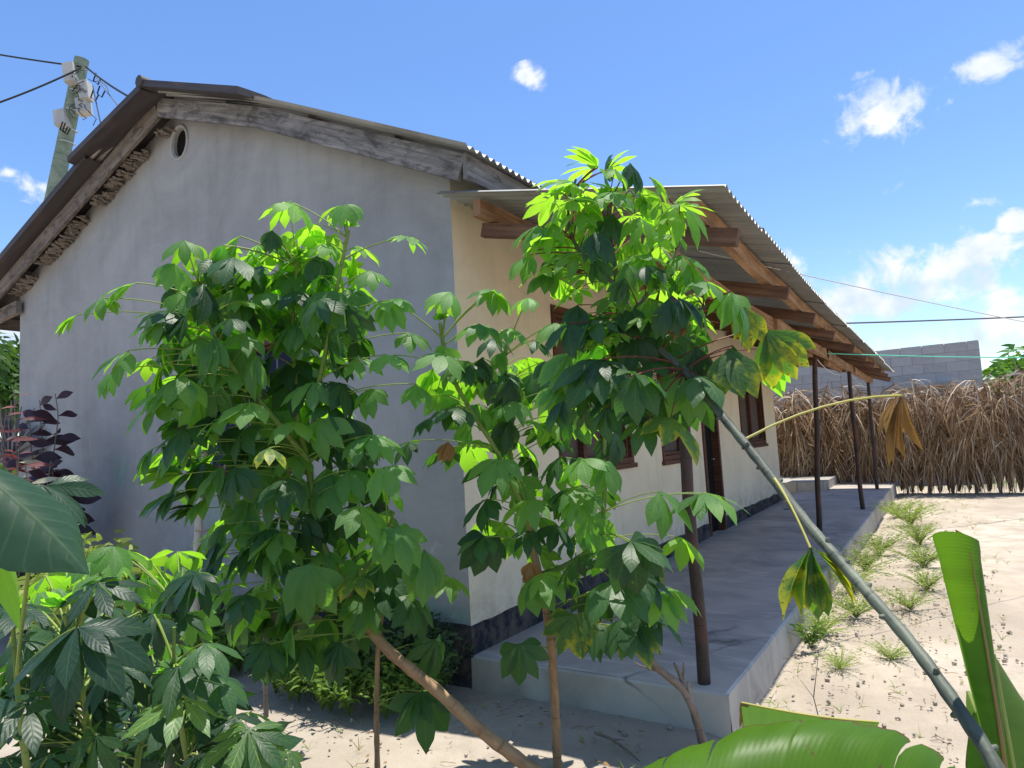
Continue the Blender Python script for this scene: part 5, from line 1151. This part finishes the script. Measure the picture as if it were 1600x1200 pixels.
# small papaya-like seedling near the slab
weed(1.72, 1.55, .8, 'fresh green seedling with divided leaves beside the slab', wd, 'weeds along the porch edge')
b = MB(); R3 = random.Random(3)
def join(b, me, loc, s, rz):
    base = len(b.v); c, sn = math.cos(rz) * s, math.sin(rz) * s
    for v in me.vertices: b.v.append((v.co.x * c - v.co.y * sn + loc[0], v.co.x * sn + v.co.y * c + loc[1], v.co.z * s + loc[2]))
    for p in me.polygons: b.f.append(tuple(base + i for i in p.vertices)); b.uv.append([(.5, .5)] * len(p.vertices)); b.mi.append(0)
for i in range(60):
    join(b, R3.choice(wd), (R3.uniform(-2.6, -.05), R3.uniform(-.72, -.1), 0), R3.uniform(.5, 1.15), R3.uniform(0, 6))
o = b.build('undergrowth', M['weed']); tag(o, 'tangle of small leaved green weeds along the foot of the grey gable', 'undergrowth', kind='stuff')
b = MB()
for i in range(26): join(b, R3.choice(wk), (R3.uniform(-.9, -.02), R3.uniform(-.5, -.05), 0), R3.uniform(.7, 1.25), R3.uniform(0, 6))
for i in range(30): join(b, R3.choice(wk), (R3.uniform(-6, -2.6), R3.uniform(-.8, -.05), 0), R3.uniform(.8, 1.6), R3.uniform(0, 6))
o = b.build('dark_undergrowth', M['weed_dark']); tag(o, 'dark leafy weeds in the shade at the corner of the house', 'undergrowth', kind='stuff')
b = MB()
for i in range(260):
    x = R3.uniform(1.62, 3.0) if R3.random() < .7 else R3.uniform(-.5, 3.5); y = R3.uniform(0.2, 12.5) if x > 1.62 else R3.uniform(-1.6, -.1)
    for k in range(5): strip(b, (x, y, -.01), (R3.gauss(0, .6), R3.gauss(0, .6), 1), R3.uniform(.03, .09), .004, .7, 2)
o = b.build('grass_sprigs', M['weed_pale']); tag(o, 'thin scattered grass sprigs growing in the sand', 'grass', kind='stuff')
# dead twigs, clods and fallen leaves on the sand
b = MB()
for i in range(1100):
    if R3.random() < .6: x = R3.uniform(1.62, 2.9); y = R3.uniform(-.3, 5)
    else: x = R3.uniform(-2.2, 2.6); y = R3.uniform(-1.7, -.05)
    s = R3.uniform(.002, .008) * R3.choice((1, 1, 1, 1.8)); rot = Matrix.Rotation(R3.uniform(0, 6), 3, Vector((R3.random(), R3.random(), R3.random() + .1)).normalized()); b.box((x, y, s * .3), (s, s * .8, s * .6), rot)
o = b.build('sand_clods', M['sand']); tag(o, 'small clods and pebbles scattered over the sand', 'pebbles', kind='stuff')
b = MB()
for i in range(240):
    if R3.random() < .5: x = R3.uniform(1.62, 2.6); y = R3.uniform(-.3, 4)
    else: x = R3.uniform(-2.0, 2.4); y = R3.uniform(-1.6, -.05)
    a = R3.uniform(0, 6.3); L_ = R3.uniform(.02, .1); b.tube([(x, y, .006), (x + math.cos(a) * L_ * .5, y + math.sin(a) * L_ * .5, .014), (x + math.cos(a + .3) * L_, y + math.sin(a + .3) * L_, .006)], .0016, 3)
for i in range(90):
    x = R3.uniform(-1.8, 2.2); y = R3.uniform(-1.6, -.08); a = R3.uniform(0, 6.3)
    strip(b, (x, y, .012), (math.cos(a), math.sin(a), .15), R3.uniform(.02, .05), R3.uniform(.008, .02), .4, 3, Vector((-math.sin(a), math.cos(a), .2)))
o = b.build('leaf_litter', M['leaf_brown']); tag(o, 'dry twigs and bits of dead leaf lying on the sand', 'litter', kind='stuff')
b = MB(); b.tube([Vector((1.0, -.33, .02)), Vector((1.12, -.38, .03)), Vector((1.25, -.46, .02)), Vector((1.31, -.50, .012))], [.008, .007, .006, .003], 6); b.tube([Vector((1.12, -.38, .03)), Vector((1.18, -.36, .03))], [.005, .002], 5)
tag(b.build('dead_stick', M['stem_dark'], None, True), 'crooked dark stick lying on the shaded sand before the slab', 'stick')
b = MB(); P = [at(1400, 1180 - 0, 2.2)]
gb = Vector((2.03, -.15, 0)); pt = [gb, gb + Vector((.02, 0, .12)), gb + Vector((-.01, .02, .28)), gb + Vector((.03, .04, .5))]
b.tube(pt, [.004, .003, .0025, .001], 5); b.tube([pt[1], pt[1] + Vector((.05, .02, .06))], [.002, .001], 4); b.tube([pt[2], pt[2] + Vector((-.05, 0, .07))], [.002, .001], 4); b.tube([gb, gb + Vector((-.05, -.02, .05))], [.003, .002], 4)
tag(b.build('dry_seedling', M['stem_dark'], None, True), 'thin dry upright seedling standing in the sand below the leaning stem', 'plant')

# sandals by the wall on the porch
def sandal(x, y, rz, label):
    t = empty('sandal', (x, y, .20), label, 'sandal', 'sandals on the porch'); t.rotation_euler = (0, 0, rz)
    b = MB(); prof = [(-.125, .02), (-.11, .034), (-.06, .034), (0, .032), (.06, .042), (.10, .038), (.125, .018)]
    b.grid([[Vector((px, -w, 0)), Vector((px, -w, .022)), Vector((px, w, .022)), Vector((px, w, 0))] for px, w in prof], closed=True); b.build('sole', M['cable'], t, local=True)
    b = MB(); b.tube([Vector((.02, -.04, .02)), Vector((.05, -.02, .055)), Vector((.055, .02, .055)), Vector((.03, .04, .02))], .009, 6); b.build('strap', M['cable'], t, True, local=True)
sandal(.42, 8.1, .5, 'black sandal lying nearest the wall on the far porch floor'); sandal(.55, 7.9, 1.1, 'black sandal lying farther out from the wall on the porch floor')
